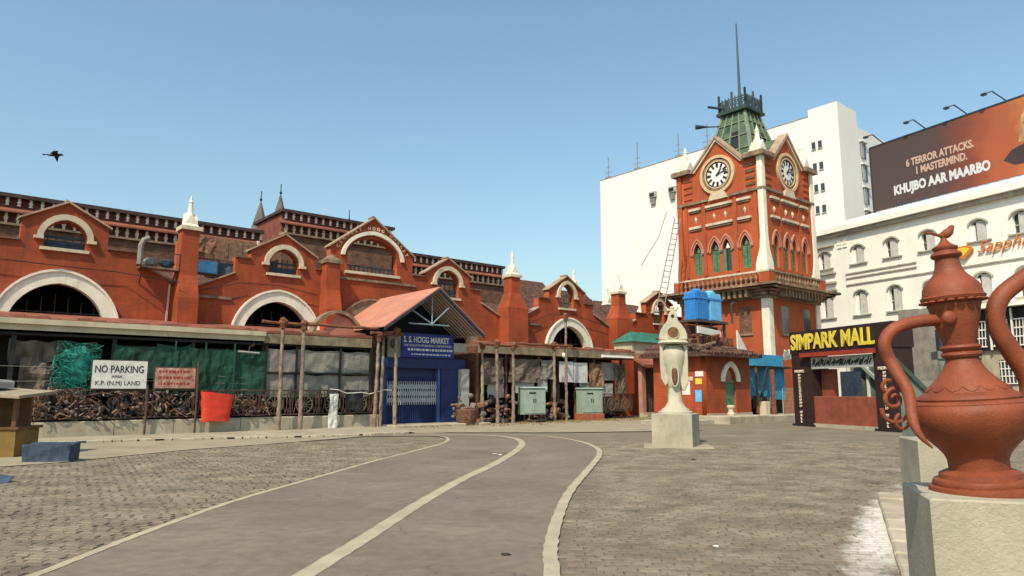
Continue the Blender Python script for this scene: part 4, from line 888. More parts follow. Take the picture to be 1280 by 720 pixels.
# ------------------------------------------------------------------ clock tower
TO = Vector((16.5, 45, 0)); TA = R(40); W = 6.6
tw = thing('clock_tower', 'tall red brick clock tower with two white dials and a pale green truncated roof', 'clock tower', TO, TA)
def Mrot(k):      # face k: 0 = right front, 1 = left front, 2 = back, 3 = far side; x runs left to right seen from outside
    return [Matrix.Identity(4),
            Matrix.Translation((0, W, 0)) @ Matrix.Rotation(R(-90), 4, 'Z'),
            Matrix.Translation((W, W, 0)) @ Matrix.Rotation(R(180), 4, 'Z'),
            Matrix.Translation((W, 0, 0)) @ Matrix.Rotation(R(90), 4, 'Z')][k]
ZC = 16.62
ringm = mat('ochre_clock_ring', (0.60, 0.42, 0.24), 0.7, 0.12, 3, ((0.3, 0.18, 0.09), 0.2), 0.1)
mat_corn = mat('banded_cornice', (0.27, 0.16, 0.10), 0.85, 0.3, 2, ((0.5, 0.42, 0.3), 0.3), 0.4, streak=0.3, stain_scale=2)
for k in range(4):
    M = Mrot(k)
    out = [(0.0, 8.4), (W-0.0, 8.4), (W, 17.2), (W-1.4, 17.25), (W/2, 19.22), (1.4, 17.25), (0, 17.2)]
    lan = [(1.40, 0.66, 9.75), (2.84, 0.66, 9.75), (3.76, 0.66, 9.75), (5.2, 0.66, 9.75)]
    plate('wall', out, [opening(c, w_, z0, 11.3, 12.0, 5) for c, w_, z0 in lan], 0.001*k, 0.4, red2, tw, M)
    MB(M).box(0.002*k, W-0.002*k, 0.001*(k+1), 0.4, 0, 8.402).build('lower_wall', red2, tw)
    for i, (c, w_, z0) in enumerate(lan):
        b = MB(M)
        for sgn in (-1, 1):
            for j in range(12): b.box(c+(sgn-1)*w_/4+0.02, c+(sgn+1)*w_/4-0.02, 0.16+0.01*(j%2), 0.20, z0+j*0.13, z0+j*0.13+0.115)
        if not (i == 2 and k == 1): b.build('louvre_shutter', greenw, tw)
        else: MB(M).box(c-w_/2, c-w_/2+0.2, 0.1, 0.16, z0, 11.3).build('louvre_shutter', greenw, tw)
        MB(M).box(c-w_/2-.05, c+w_/2+.05, 0.22, 0.26, z0-.05, 12.05).build('window_pane', glass, tw)
        MB(M).prism([(c-0.16, 11.35), (c+0.16, 11.35), (c+0.05, 11.7), (c-0.02, 11.75)], 0.14, 0.2).build('fanlight', greenw if i != 2 else whitep, tw)
        b = MB(M).ring(arch(c, w_+0.5, 11.2, 12.35, 6), arch(c, w_+0.3, 11.2, 12.22, 6), -0.10, 0.0); b.ring(arch(c, w_+0.22, 11.2, 12.15, 6), arch(c, w_+0.02, 11.2, 12.02, 6), -0.05, 0.0)
        b.build('window_hood', salmon, tw)
        for sgn in (-1, 1): MB(M).box(c+sgn*(w_/2+0.06)-0.06, c+sgn*(w_/2+0.06)+0.06, -0.08, 0.02, 11.1, 11.22).build('impost', weather, tw)
    for x in (0.55, 2.06, 4.56, 6.1): MB(M).box(x-0.11, x+0.11, -0.07, 0.0, 9.6, 14.85).build('pilaster', red2, tw)
    # string course, bars and studs below the clock
    MB(M).box(-0.12, W/2-0.85, -0.16, 0, 14.86, 15.04).build('string_course', weather, tw); MB(M).box(W/2+0.85, W+.12, -0.161, 0, 14.86, 15.04).build('string_course', weather, tw)
    MB(M).prism([(W/2-.75, 14.85), (W/2+.75, 14.85), (W/2+.55, 15.3), (W/2-.55, 15.3)], -0.18, 0).build('clock_bracket', cream, tw)
    for (x0, x1) in ((0.85, 1.85), (2.25, 4.35), (4.75, 5.75)):
        for z in (14.38, 13.06): MB(M).box(x0, x1, -0.17, 0, z, z+0.17).build('cream_bar', cream, tw); MB(M).box(x0+0.08, x1-0.08, -0.1, 0, z-0.13, z-0.003).build('cream_bar', weather, tw)
        for x in ([(x0+x1)/2] if x1-x0 < 1.5 else [x0+0.6, x1-0.6]):
            MB(M).add([(x-.13,0,13.72),(x+.13,0,13.72),(x,0,13.98),(x,0,13.46),(x,-.14,13.72)], [(0,4,2),(2,4,1),(1,4,3),(3,4,0)]).build('stud', cream, tw)
    # clock
    c = (W/2, ZC)
    ck = MB(M).disc(c, 1.38, -0.16, -0.0, 40, 1.18).build('clock', ringm, tw, True)
    MB(M).disc(c, 1.14, -0.09, -0.0, 40, 0.98).build('inner_ring', weather, ck)
    MB(M).disc(c, 1.0, -0.12, -0.0, 40, 0.92).build('inner_ring', ringm, ck); MB(M).disc(c, 0.925, -0.07, -0.0, 40, 0.86).build('dark_rim', black, ck)
    MB(M).disc(c, 0.9, -0.05, -0.0, 40).build('dial', dialw, ck)
    for n_ in range(12):
        a = n_*math.pi/6; r0, r1 = 0.52, 0.82
        b = MB(M)
        for off in (-0.055, 0, 0.055) if n_ % 3 else (-0.07, -0.025, 0.025, 0.07):
            b.bar((c[0]+r0*math.sin(a)+off*math.cos(a), -0.065, c[1]+r0*math.cos(a)-off*math.sin(a)), (c[0]+r1*math.sin(a)+off*math.cos(a), -0.065, c[1]+r1*math.cos(a)-off*math.sin(a)), 0.042, 0.01)
        b.build('numeral', black, ck)
    MB(M).disc(c, 0.87, -0.063, -0.052, 40, 0.84).build('minute_track', black, ck)
    for a, L_, w2 in ((R(38), 0.5, 0.10), (R(74), 0.78, 0.07)):
        MB(M).bar((c[0]-0.12*math.sin(a), -0.085, c[1]-0.12*math.cos(a)), (c[0]+L_*math.sin(a), -0.085, c[1]+L_*math.cos(a)), w2, 0.015).build('hand', black, ck)
    MB(M).disc(c, 0.08, -0.11, -0.06, 12).build('boss', black, ck)
    for x0_ in (0.45, W-1.15):
        for j in range(4): MB(M).box(x0_, x0_+0.7, -0.06, 0.0, 15.3+j*.45, 15.52+j*.45).build('relief_block', brownbrick if k == 1 and x0_ > 2 else red2, tw)
    # steep gable coping
    for (x0, z0, x1, z1) in ((1.25, 17.15, W/2, 19.25), (W-1.25, 17.15, W/2, 19.25)):
        b = MB(M).prism([(x0, z0), (x1, z1), (x1, z1+0.20), (x0-(0.14 if x0 < x1 else -0.14), z0+0.06)], -0.24+0.002*(x0 > x1), 0.45); b.build('gable_coping', coptan, tw)
        b = MB(M).prism([(x0+(0.2 if x0 < x1 else -.2), z0-0.02), (x1, z1-0.2), (x1, z1-0.003), (x0, z0-0.004)], -0.15, 0.0); b.build('gable_moulding', cream, tw)
    b = MB(M).add([(W/2-1.9,0.4,17.3),(W/2+1.9,0.4,17.3),(W/2,0.4,19.25),(W/2,W/2,19.25),(W/2-.3,W/2,17.4),(W/2+.3,W/2,17.4)], [(0,3,2),(1,2,3),(0,2,1),(0,4,3),(1,3,5)]); b.build('dormer_roof', copper, tw)
    # balcony: cornice on dark brackets, balusters
    b = MB(M)
    for j, (p, z0, z1) in enumerate(((0.16, 7.62, 7.82), (0.30, 7.83, 8.02), (0.50, 8.03, 8.18), (0.88, 8.19, 8.33), (1.15, 8.34, 8.5))):
        b.box(-p, W+p-0.001*k, -p, 0.002*k, z0, z1)
    b.build('cornice', mat_corn, tw)
    for x in [0.9+0.42*i for i in range(12)]: MB(M).prism([(x-.09, 7.7), (x+.09, 7.7), (x+.09, 8.3), (x-.09, 8.3)], -0.82, -0.12).build('bracket', weather, tw)
    MB(M).box(-0.45, W+0.45, -0.46+0.002*k, -0.30, 9.28, 9.4).build('balcony_rail', cream if k == 1 else weather, tw)
    MB(M).box(-0.45, W+0.45, -0.45+0.002*k, -0.28, 8.5, 8.62).build('balcony_rail', weather, tw)
    for i in range(16):
        x = 0.55+i*(W-1.1)/15; MB(M).lathe([(.09,8.62),(.05,8.72),(.11,8.9),(.05,9.1),(.09,9.28)], 6, (x, -0.37)).build('balcony_baluster', weather, tw)
    for x in (-0.05, W+0.05): MB(M).box(x-0.38, x+0.38, -0.44+.002*k, -0.2, 8.62, 9.3).build('balcony_pier', red2, tw)
    # lower windows
    for c in (2.0, 4.9): MB(M).box(c-0.45, c+0.45, -0.01, 0.05, 5.4, 7.2).build('lower_window', glass if k != 1 else brownbrick, tw); MB(M).box(c-.55, c+.55, -.08, .02, 5.26, 5.4).build('sill', weather, tw)
# corner piers: white quoins with a swept foot, pinnacles on top
for (x, y, m_) in ((0, 0, cream_w), (W, 0, cream_w), (0, W, red2), (W, W, red2)):
    sx, sy = (-1 if x == 0 else 1), (-1 if y == 0 else 1)
    b = MB()
    def sec(w0, z): return [(x-sx*w0, y-sy*w0, z), (x+sx*0.13*(w0/.25)**.5, y-sy*w0, z), (x+sx*0.13*(w0/.25)**.5, y+sy*0.13*(w0/.25)**.5, z), (x-sx*w0, y+sy*0.13*(w0/.25)**.5, z)]
    lv = [(0.28, 8.4), (0.62, 9.55), (0.60, 9.9), (0.32, 10.9), (0.25, 11.8), (0.25, 17.15)]
    vs = []; 
    for w0, z in lv: vs += sec(w0, z)
    fs = [(4*i+j, 4*i+(j+1) % 4, 4*i+4+(j+1) % 4, 4*i+4+j) for i in range(len(lv)-1) for j in range(4)]+[(0,3,2,1), tuple(len(vs)-4+j for j in range(4))]
    b.add(vs, fs).build('corner_quoin', m_, tw)
    MB().box(min(x-sx*.42, x+sx*.10), max(x-sx*.42, x+sx*.10), min(y-sy*.42, y+sy*.10), max(y-sy*.42, y+sy*.10), 0, 7.6).build('corner_quoin', m_, tw)
    cx, cy = x-sx*0.38, y-sy*0.38
    MB().cham(cx-.78, cx+.78, cy-.78, cy+.78, 17.15, 17.55, 0.12).build('pinnacle_base', weather, tw)
    pinnacle(tw, cx, cy, 17.55, 1.9, 0.5)
# truncated louvred roof
h0, h1, z0, z1 = 2.15, 0.92, 17.3, 21.75; m2 = W/2
b = MB().add([(m2-h0,m2-h0,z0),(m2+h0,m2-h0,z0),(m2+h0,m2+h0,z0),(m2-h0,m2+h0,z0),(m2-h1,m2-h1,z1),(m2+h1,m2-h1,z1),(m2+h1,m2+h1,z1),(m2-h1,m2+h1,z1)], [(0,3,2,1),(4,5,6,7),(0,1,5,4),(1,2,6,5),(2,3,7,6),(3,0,4,7)])
rf = b.build('roof', copper, tw)
crestm = mat('grey_blue_crest', (0.055, 0.08, 0.085), 0.6, 0.3, 3)
palegreen = mat('pale_green_rib', (0.19, 0.24, 0.15), 0.75, 0.2, 3, ((0.1, 0.13, 0.09), 0.2), 0.2)
for k in range(4):
    M = Mrot(k)
    def rp(u, v, d=0.0): # u -1..1 , v 0..1
        h = h0+(h1-h0)*v; return (m2+u*h, m2-h-d, z0+(z1-z0)*v)
    for u in (-0.96, -0.5, 0.0, 0.5, 0.96):
        MB(M).bar(rp(u, 0.02, .04), rp(u, 0.985, .04), 0.16 if abs(u) > .9 else 0.09, 0.08).build('rib', palegreen, rf)
    for v in (0.3, 0.55, 0.8):
        MB(M).bar(rp(-0.95, v, .05), rp(0.95, v, .05), 0.06, 0.08).build('rib', palegreen, rf)
    for (u0, u1, v0, v1) in ((-0.45, -0.05, 0.14, 0.36), (0.06, 0.46, 0.30, 0.64), (-0.4, -0.1, 0.66, 0.82)):
        if k in (2, 3) : continue
        vs = [rp(u0, v0, .012), rp(u1, v0, .012), rp(u1, v1, .012), rp(u0, v1, .012)]
        q4 = [(x_, y_+0.3, z_) for x_, y_, z_ in vs]
        MB(M).add(vs+q4, [(0,1,2,3),(7,6,5,4),(0,4,5,1),(1,5,6,2),(2,6,7,3),(3,7,4,0)]).build('louvre_opening', black if v1 < .7 else darkgreen, rf)
    MB(M).bar(rp(0.1, .05, .25), rp(.45, .3, .12), 0.07).bar(rp(-.1, .1, .2), rp(-.2, .35, .1), .06).build('loose_plank', palegreen, rf)
    # crest railing
    b = MB(M)
    for i in range(9):
        x = m2-1.08+i*2.16/8; hh = 0.95 if i % 4 else 1.35
        b.bar((x, m2-1.08, 22.0), (x, m2-1.08, 22.0+hh), 0.07 if i % 4 else 0.12)
        b.bar((x-0.12, m2-1.08, 22.65), (x+0.12, m2-1.08, 22.65), .05); 
        if i < 8: b.bar((x, m2-1.08, 22.1), (x+2.16/8, m2-1.08, 22.75), 0.035); b.bar((x, m2-1.08, 22.75), (x+2.16/8, m2-1.08, 22.1), 0.035)
    b.bar((m2-1.08, m2-1.08, 22.8), (m2+1.08, m2-1.08, 22.8), .06).bar((m2-1.08, m2-1.08, 22.1), (m2+1.08, m2-1.08, 22.1), .06)
    b.build('crest_railing', crestm, tw)
MB().cham(m2-1.25, m2+1.25, m2-1.25, m2+1.25, 21.75, 22.0, 0.06).build('roof_platform', darkgreen, tw)
MB().tube([(m2, m2, 22), (m2, m2, 29.1)], [0.12, 0.05], 8).build('mast', mat('grey_blue_mast', (0.05, 0.08, 0.10), .5), tw)
t = thing('siren_speaker', 'grey horn loudspeaker on a bracket left of the tower crest', 'loudspeaker', TO, TA)
b = MB(); b.tube([(m2-0.9, m2+.7, 22.3), (m2-1.9, m2+1.5, 22.45)], 0.09, 6); b.tube([(m2-1.0, m2+.9, 21.0), (m2-2.1, m2+1.9, 20.95)], 0.05, 6); b.build('arm', darksteel, t)
MB().tube([(m2-1.8, m2+1.6, 20.97), (m2-2.5, m2+2.2, 20.95)], [0.05, 0.2], 8).build('horn', darksteel, t)
# leaning ladder between the market roof and the tower
t = thing('steel_ladder', 'tall thin lattice ladder leaning against the left side of the clock tower', 'ladder', (9.6, 46.6, 7.0), R(0))
b = MB(); P0 = Vector((0, 0, 0)); P1 = Vector((1.75, 1.2, 6.6)); d_ = Vector((0.5, 0.05, -.05))
b.bar(P0, P1, .06).bar(P0+d_, P1+d_*0.75, .06)
b.build('rail', tarpgrey, t)
for i in range(17): MB().bar(P0.lerp(P1, i/17), (P0+d_).lerp(P1+d_*.75, i/17), .035).build('rung', iron, t)
MB().tube([(-.9, 0, 3), (0.35, .2, 5.0), (1.1, .8, 6.9)], .02, 4).build('stay_wire', iron, t)

# ------------------------------------------------------------------ tall white building behind
bb = thing('white_tower_block', 'huge plain white tower block with tiny paired windows behind the clock tower', 'building', (36.4, 75, 0), R(40))
MB().box(0, 4.7, 0, 3.4, 0, 33.85).build('stair_tower', bigwhite, bb)
MB().box(0.02, 14, 3.42, 36, 0, 33.0).build('wall', bigwhite, bb)
MB().box(4.72, 14, 0.2, 3.4, 0, 32.2).build('wall', mat('white_wall_side', (0.72,0.69,0.65), .8, .03, .3), bb)
MB().box(0.0, 0.25, 3.43, 36.02, 33.0, 33.12).build('parapet_edge', tarpgrey, bb)
for r_ in range(6):
    for y in (2.0, 2.75):
        w0 = MB().box(-0.06, 0.0, y, y+0.42, 29.0-r_*2.5, 29.85-r_*2.5).build('window', glass, bb)
        MB().box(-0.12, 0.0, y-.05, y+.47, 28.9-r_*2.5, 28.997-r_*2.5).build('sill', grayw, w0)
for r_ in range(7):
    w0 = MB().box(5.6, 6.9, 0.12, 0.2, 28.6-r_*2.75, 30.4-r_*2.75).build('window', glass, bb)
    MB().box(5.55, 6.2, 0.05, 0.115, 28.55-r_*2.75, 30.45-r_*2.75).build('shutter', grayw, w0)
    MB().box(5.4, 7.1, -0.15, 0.2, 30.46-r_*2.75, 30.56-r_*2.75).build('sunshade', bigwhite, w0)
for y, lb in ((26.0, 'left'), (22.7, 'right')):
    t = thing('exhaust_hood', lb+' one of two small dark exhaust hoods high on the blank white wall', 'vent', Vector((36.4, 75, 0))+Matrix.Rotation(R(40), 3, 'Z') @ Vector((-0.1, y, 28.1)), R(40))
    MB().box(-.3, .1, -.55, .55, 0.2, 1.0).build('hood', grayw, t); MB().box(-.2, .1, -.35, .35, -.8, 0.19).build('duct', tarpgrey, t); MB().box(-.33, -.3, -.4, .4, .3, .8).build('grille', darkin, t)
for i, y in enumerate((34.8, 29.2, 22.0, 17.4)):
    t = thing('roof_antenna', ('leftmost', 'second from left', 'third from left', 'rightmost')[i]+' of the four thin antennas on the blank white roof edge', 'antenna', Vector((36.4, 75, 0))+Matrix.Rotation(R(40), 3, 'Z') @ Vector((0.6, y, 33.0)), R(40))
    MB().tube([(0,0,0),(0,0,3.6 if i != 1 else 4.4)], .07, 5).bar((0,-.7,1.2),(0,.7,1.2),.07).bar((0,-.4,2.0),(0,.4,2.0),.06).build('mast', tarpgrey, t)
    MB().box(-.3,.3,-.4,.4,0,.5).build('base', tarpgrey, t)

# ------------------------------------------------------------------ white hotel at right
HO = Vector((25.5, 59, 0)); HA = R(-63.95)
ht = thing('white_hotel', 'three storey white rendered building with arched windows and an orange sign', 'building', HO, HA)
wins = [1.4, 4.55, 7.45, 10.3, 13.85, 16.5, 19.4, 22.3]
holes = []
for x in wins: holes += [opening(x, 1.0, 11.75, 12.85, 13.15, 4), opening(x, 1.0, 7.65, 9.2, 9.5, 4)]
plate('wall', [(-1.5, 0), (26, 0), (26, 14.9), (-1.5, 14.9)], holes, 0, 0.35, hotelw, ht)
MB().box(-1.5, 26, 0.36, 14, 0, 14.6).build('inner_block', hotelw, ht)
hshut = mat('hotel_shutter_grey', (0.50, 0.49, 0.44), 0.75, 0.12, 3)
hsh = mat('hotel_moulding_grey', (0.40, 0.38, 0.31), 0.85, 0.2, 2)
for x in wins:
    for z0, zs, za in ((11.75, 12.85, 13.15), (7.65, 9.2, 9.5)):
        f = MB().box(x-.5, x+.5, 0.28, 0.355, z0, za).build('window', glass, ht)
        MB().box(x-.16, x+.5, 0.05, 0.2, z0, za-.08).build('shutter', hshut, f)
        if x in (4.55, 13.85): MB().box(x-.5, x-.3, 0.1, 0.2, z0, zs).build('shutter', hotelw, f)
        MB().box(x-.15, x-.11, .1, .27, z0, zs).box(x-.5, x-.12, .2, .26, (z0+zs)/2-.03, (z0+zs)/2+.03).build('mullion', hsh, f)
        MB().ring(arch(x, 1.36, zs, za+.14, 5), arch(x, 1.1, zs, za+.03, 5), -0.12, 0.0).build('hood_mould', hsh, ht)
        MB().box(x-.8, x+.8, -0.16, 0.0, z0-.13, z0-.03).build('sill', hsh, ht)
MB().box(-1.6, 26, -0.55, 0.0, 14.5, 14.95).build('cornice', hotelw, ht); MB().box(-1.55, 26, -0.28, 0.0, 14.2, 14.497).build('cornice', hsh, ht)
MB().box(-1.5, 26, -0.15, 0.36, 14.951, 15.35).build('parapet', hotelw, ht)
for x0, x1, z in ((3.3, 9.3, 10.95), (3.3, 9.3, 10.6), (3.3, 26, 10.05)): MB().box(x0, x1, -0.1, 0.0, z, z+.09).build('string_course', hsh, ht)
for z in (13.5, 11.2, 10.4, 9.8): MB().box(-1.55, 2.4, -0.25, 0.0, z, z+.16).build('quoin_moulding', hsh, ht)
for x in (2.9, 3.4):
    for k in range(3): MB().box(x-.2, x+.2, -.08, 0, 13.2+.28*k, 13.4+.28*k).build('quoin', hotelw, ht)
# sign
st = thing('shop_sign', 'orange script lettering with a diamond emblem on the white building', 'sign', HO, HA)
b = MB().prism([(12.15, 11.15), (12.5, 11.5), (13.2, 11.5), (13.5, 11.2), (12.85, 10.55)], -0.25, -0.1).build('diamond_emblem', orange, st)
MB().prism([(12.4, 11.2), (12.6, 11.38), (13.1, 11.38), (13.28, 11.2), (12.85, 10.8)], -0.28, -0.252).build('emblem_facet', yellow, b)
text('Sapphire', 1.12, orange, st, 13.65, -0.12, 10.88, shear=0.45, bold=-0.012, ext=0.05, sx=1.02)
# ground floor: dark arcade with white grilles, beige wall
MB().box(12.6, 26, -0.5, 0.0, 4.3, 7.0).build('arcade', darkin, ht); MB().box(12.4, 26, -1.2, 0.0, 7.0, 7.25).build('canopy', hotelw, ht)
for k in range(5):
    x = 12.9+k*1.35; b = MB()
    b.box(x, x+.1, -.66, -.56, 4.3, 6.9)
    for j in range(4): b.box(x+.15, x+1.1, -.6, -.54, 4.5+j*.55, 4.58+j*.55)
    for j in range(5): b.bar((x+.2+j*.2, -.57, 4.5), (x+.3+j*.2, -.57, 6.2), .04)
    b.build('balcony_grille', whitep, ht)
MB().box(11.6, 26, -0.3, 0.0, 0, 4.297).build('lower_wall', conc, ht)
b = MB()
for j in range(6): b.box(14.6+j*.22, 14.65+j*.22, -.4, -.35, 2.1, 3.6)
for j in range(4): b.box(14.55, 15.8, -.41, -.36, 2.1+j*.47, 2.16+j*.47)
b.build('window_grille', whitep, ht); MB().box(14.5, 15.85, -.34, -.302, 2.05, 3.65).build('window', glass, ht)
MB().box(9.2, 10.6, -2.4, -0.01, 0, 7.3).build('side_booth', tarpgrey, ht); MB().box(6, 12, -0.02, 0.0, 0, 3.6).build('shopfront', darkin, ht)
# billboard
bl = thing('billboard', 'large dark and orange film billboard with white lettering on the white roof', 'billboard', HO+Vector((math.sin(-HA), math.cos(HA), 0))*3.0, HA)

def bill_mat():                      # flat print: charcoal fading into a red-orange painted field
    m = bpy.data.materials.new('billboard_print'); m.use_nodes = True; t = m.node_tree; n = t.nodes; L = t.links; b = n['Principled BSDF']; b.inputs['Roughness'].default_value = .6
    tc = n.new('ShaderNodeTexCoord'); sp = n.new('ShaderNodeSeparateXYZ'); L.new(tc.outputs['Object'], sp.inputs[0])
    nz = n.new('ShaderNodeTexNoise'); nz.inputs['Scale'].default_value = .55; nz.inputs['Detail'].default_value = 5; L.new(tc.outputs['Object'], nz.inputs['Vector'])
    a = n.new('ShaderNodeMath'); a.operation = 'MULTIPLY_ADD'; a.inputs[1].default_value = 3.4; L.new(nz.outputs['Fac'], a.inputs[0]); L.new(sp.outputs[0], a.inputs[2])
    r = n.new('ShaderNodeMapRange'); r.inputs['From Min'].default_value = 10.2; r.inputs['From Max'].default_value = 18.6; L.new(a.outputs[0], r.inputs['Value'])
    cr = n.new('ShaderNodeValToRGB'); e = cr.color_ramp.elements; e[0].position = 0.0; e[0].color = (0.070,0.043,0.038,1); e[1].position = 1; e[1].color = (0.52,0.20,0.06,1)
    for p, c in ((0.18, (0.085,0.042,0.035,1)), (0.42, (0.19,0.045,0.022,1)), (0.62, (0.36,0.085,0.03,1)), (0.8, (0.36,0.09,0.03,1))):
        x = e.new(p); x.color = c
    L.new(r.outputs[0], cr.inputs[0]); L.new(cr.outputs[0], b.inputs['Base Color']); return m
MB().box(4.15, 20, -0.12, 0, 16.3, 21.7).build('panel', bill_mat(), bl)
MB().box(4.1, 20.05, -0.15, 0.1, 21.7, 21.82).box(4.05, 4.148, -.15, .1, 16.2, 21.7).build('frame', darksteel, bl)
text('6 TERROR ATTACKS.', 0.80, mat('pale_pink_letters', (0.55,0.36,0.28), .6, .05), bl, 7.2, -0.13, 19.25, ext=0.006, bold=0.028, sx=0.70)
text('1 MASTERMIND.', 0.80, mat('pale_pink_letters', (0.55,0.36,0.28), .6, .05), bl, 7.9, -0.13, 18.45, ext=0.006, bold=0.028, sx=0.70)
text('KHUJBO AAR MAARBO', 1.0, offw, bl, 6.0, -0.13, 17.25, ext=0.006, bold=0.05, sx=0.72)
b = MB().prism([(14.3, 17.6), (14.9, 18.2), (16.0, 18.5), (17.6, 18.3), (17.8, 17.4), (16.2, 17.0), (15.0, 17.1)], -0.128, -0.121).build('printed_shape', billdark, bl)
b = MB().prism([(15.4, 18.6), (15.7, 20.4), (16.6, 21.4), (18.8, 21.5), (19.4, 19.6), (18.0, 18.6)], -0.126, -0.121).build('printed_shape', mat('printed_tan', (0.50,0.30,0.14), .6, .3, 1.2), bl)
b = MB().prism([(15.8, 19.9), (16.5, 20.2), (16.6, 20.0), (15.9, 19.7)], -0.130, -0.127).build('printed_shape', billdark, bl)
b = MB()
for k in range(22):
    x = 4.3+k*0.72; b.bar((x, 0.3, 15.3), (x, 0.1, 16.3), .08).bar((x, .25, 15.35), (x+.7, .25, 16.2), .05).bar((x+.7, .25, 15.35), (x, .25, 16.2), .05)
b.build('support_frame', darksteel, bl)
for i, x in enumerate((5.4, 9.0, 12.2, 14.9)):
    l_ = MB().bar((x, 0, 21.75), (x-0.75, -.35, 22.75), .08).bar((x-.75, -.35, 22.75), (x-1.1, -.6, 22.65), .08).build('lamp_arm', darksteel, bl)
    MB().box(x-1.3, x-1.0, -.8, -.5, 22.52, 22.66).build('floodlight', darksteel, l_)

# ------------------------------------------------------------------ mall gate
GO = Vector((13.6, 34.45, 0)); GA = R(-72)
gtm = thing('mall_gate', 'dark maroon entrance gate with big yellow SIMPARK MALL letters', 'gate', GO, GA)
MB().box(-0.05, 6.1, 0, 1.1, 3.42, 4.48).build('header', gatem, gtm)
MB().box(0, 1.28, 0.03, 1.05, 0.0, 3.417).build('column', gatem, gtm); MB().box(5.0, 6.05, 0.03, 1.05, 0.0, 3.417).build('column', gatem, gtm)
MB().box(-.1, 1.4, -.06, 1.1, -.02, .10).build('column_foot', black, gtm); MB().box(4.9, 6.15, -.06, 1.1, -.02, .10).build('column_foot', black, gtm)
text('SIMPARK MALL', 1.0, yellow, gtm, 0.10, -0.05, 3.62, bold=0.03, ext=0.02, sx=0.77)
MB().box(0.85, 5.2, -0.22, -0.003, 3.22, 3.41).build('red_strip', redstrip, gtm)
MB().box(1.285, 4.99, 0.05, 0.12, 2.66, 3.2).build('banner', grayw, gtm)
q = random.Random(17)
ban = MB(); x = 1.4
while x < 4.85:
    l = q.uniform(.05, .16); ban.bar((x, 0.04, 2.78+q.uniform(-.02, .08)), (x+l, 0.04, 3.05+q.uniform(-.1, .08)), .06, .012); x += l*0.9
ban.build('banner_writing', black, gtm)
MB().cham(1.285, 4.99, 0.1, 0.7, 0.16, 1.4, .02).build('counter', counter, gtm); MB().box(1.285, 4.99, 0.0, 1.0, 0, 0.157).build('threshold', conc, gtm)
MB().box(1.285, 2.0, 0.6, 0.9, 1.4, 2.655).build('inner_panel', counter, gtm)
for k, ch in enumerate('UNDERGROUND MALL'):
    if ch != ' ':
        text(ch, 0.155, cream, gtm, 0.50, -0.0, 2.34-k*0.145, 'column_letter', 'CENTER', 0.02, 0.006, sx=1.2); text(ch, 0.155, cream, gtm, 5.55, -0.0, 2.34-k*0.145, 'column_letter', 'CENTER', 0.02, 0.006, sx=1.2)
text("INDIA'S", 0.17, cream, gtm, 0.52, 0.0, 2.52, 'column_letter', 'CENTER', 0.02, 0.006, sx=1.1); text("INDIA'S", 0.17, cream, gtm, 5.55, 0.0, 2.52, 'column_letter', 'CENTER', 0.02, 0.006, sx=1.1)
# things seen through the gate: glass stair enclosure
gs = thing('stair_enclosure', 'grey glass stair enclosure with a sloping rail behind the mall gate counter', 'stair enclosure', GO+Vector((1.0, 1.2, 0)), GA)
MB().box(0.8, 4.6, 2.0, 2.05, 0, 3.2).build('glass_wall', glassgreen, gs)
b = MB()
for x in (1.0, 2.2, 3.4, 4.6): b.box(x-.06, x+.06, 1.9, 1.99, 0, 3.2)
b.box(.8, 4.7, 1.88, 1.98, 3.1, 3.25); b.build('frame', whitep, gs)
MB().bar((1.6, 1.8, 3.2), (4.0, 1.8, 1.3), .14).build('stair_rail', boxgreen, gs)
MB().box(.8, 1.9, 1.6, 1.85, 0, 2.6).build('panel', bluetarp, gs)
# second glass shelter seen through the urn handle
gs2 = thing('glass_shelter', 'greenish glass shelter with a sloping rail seen through the ewer handle', 'shelter', (10.2, 18.6, 0), R(-20))
MB().box(0.9, 1.85, 0, 0.06, 0, 2.45).build('glass_wall', glassgreen, gs2); MB().box(.88, 1.86, -.05, .8, 2.45, 2.65).build('roof', glassgreen, gs2); MB().box(1.8, 1.86, .07, .8, 0, 2.45).build('glass_wall', glassgreen, gs2)
MB().bar((-.1, 0.0, 2.45), (0.85, 0.0, 1.3), .10, .08).build('stair_rail', darkgreen, gs2); MB().prism([(-.05, 0), (.88, 0), (.88, 1.3), (-.05, 2.4)], .06, .1).build('glass_wall', glassgreen, gs2)
MB().box(.3, .9, .5, .9, 0, 1.9).build('dark_panel', tarpgrey, gs2)
MB().box(1.0, 1.62, .2, .7, 2.66, 3.25).build('sign_box', darksteel, gs2)
# turquoise stall and its posts (in front of the tower)
AO = lambda s, y=0, z=0: S(s, -6.5+y, z)
def athing(name, label, cat, s, y=0, z=0, group=None): return thing(name, label, cat, AO(s, y, z), SA, group)
ts = athing('turquoise_stall', 'bright turquoise painted sheet stall between the red annex and the mall gate', 'stall', 34.15, 0.3)
for k in range(9):
    b = MB()
    for j in range(5): b.box(k*0.46+j*0.09, k*0.46+j*0.09+0.088, 0.02*(j%2), 0.05+0.02*(j%2), 1.15, 3.0)
    b.build('corrugated_sheet', turq, ts)
MB().box(-.1, 3.1, -.5, 1.2, 3.1, 3.75).build('roof_board', turq, ts); MB().box(-.1, 4.2, -.45, 1.2, 3.0, 3.097).build('roof_edge', black, ts); MB().box(0, 4.2, .3, .4, 0, 3.0).build('back_wall', darkin, ts)
MB().box(-.05, .05, -.6, -.5, .4, 3.0).build('post', rust, ts)
MB().bar((1.3, -.5, 3.0), (0.7, -.4, 1.3), .14).build('brace', darksteel, ts)
for k in range(4): c_ = cloth(.4, .7, 80+k, .08, 6, 6).build('hung_cloth', (black, goods[3], black, goods[2])[k], ts); c_.location = (.3+k*.5, -.1, .65)
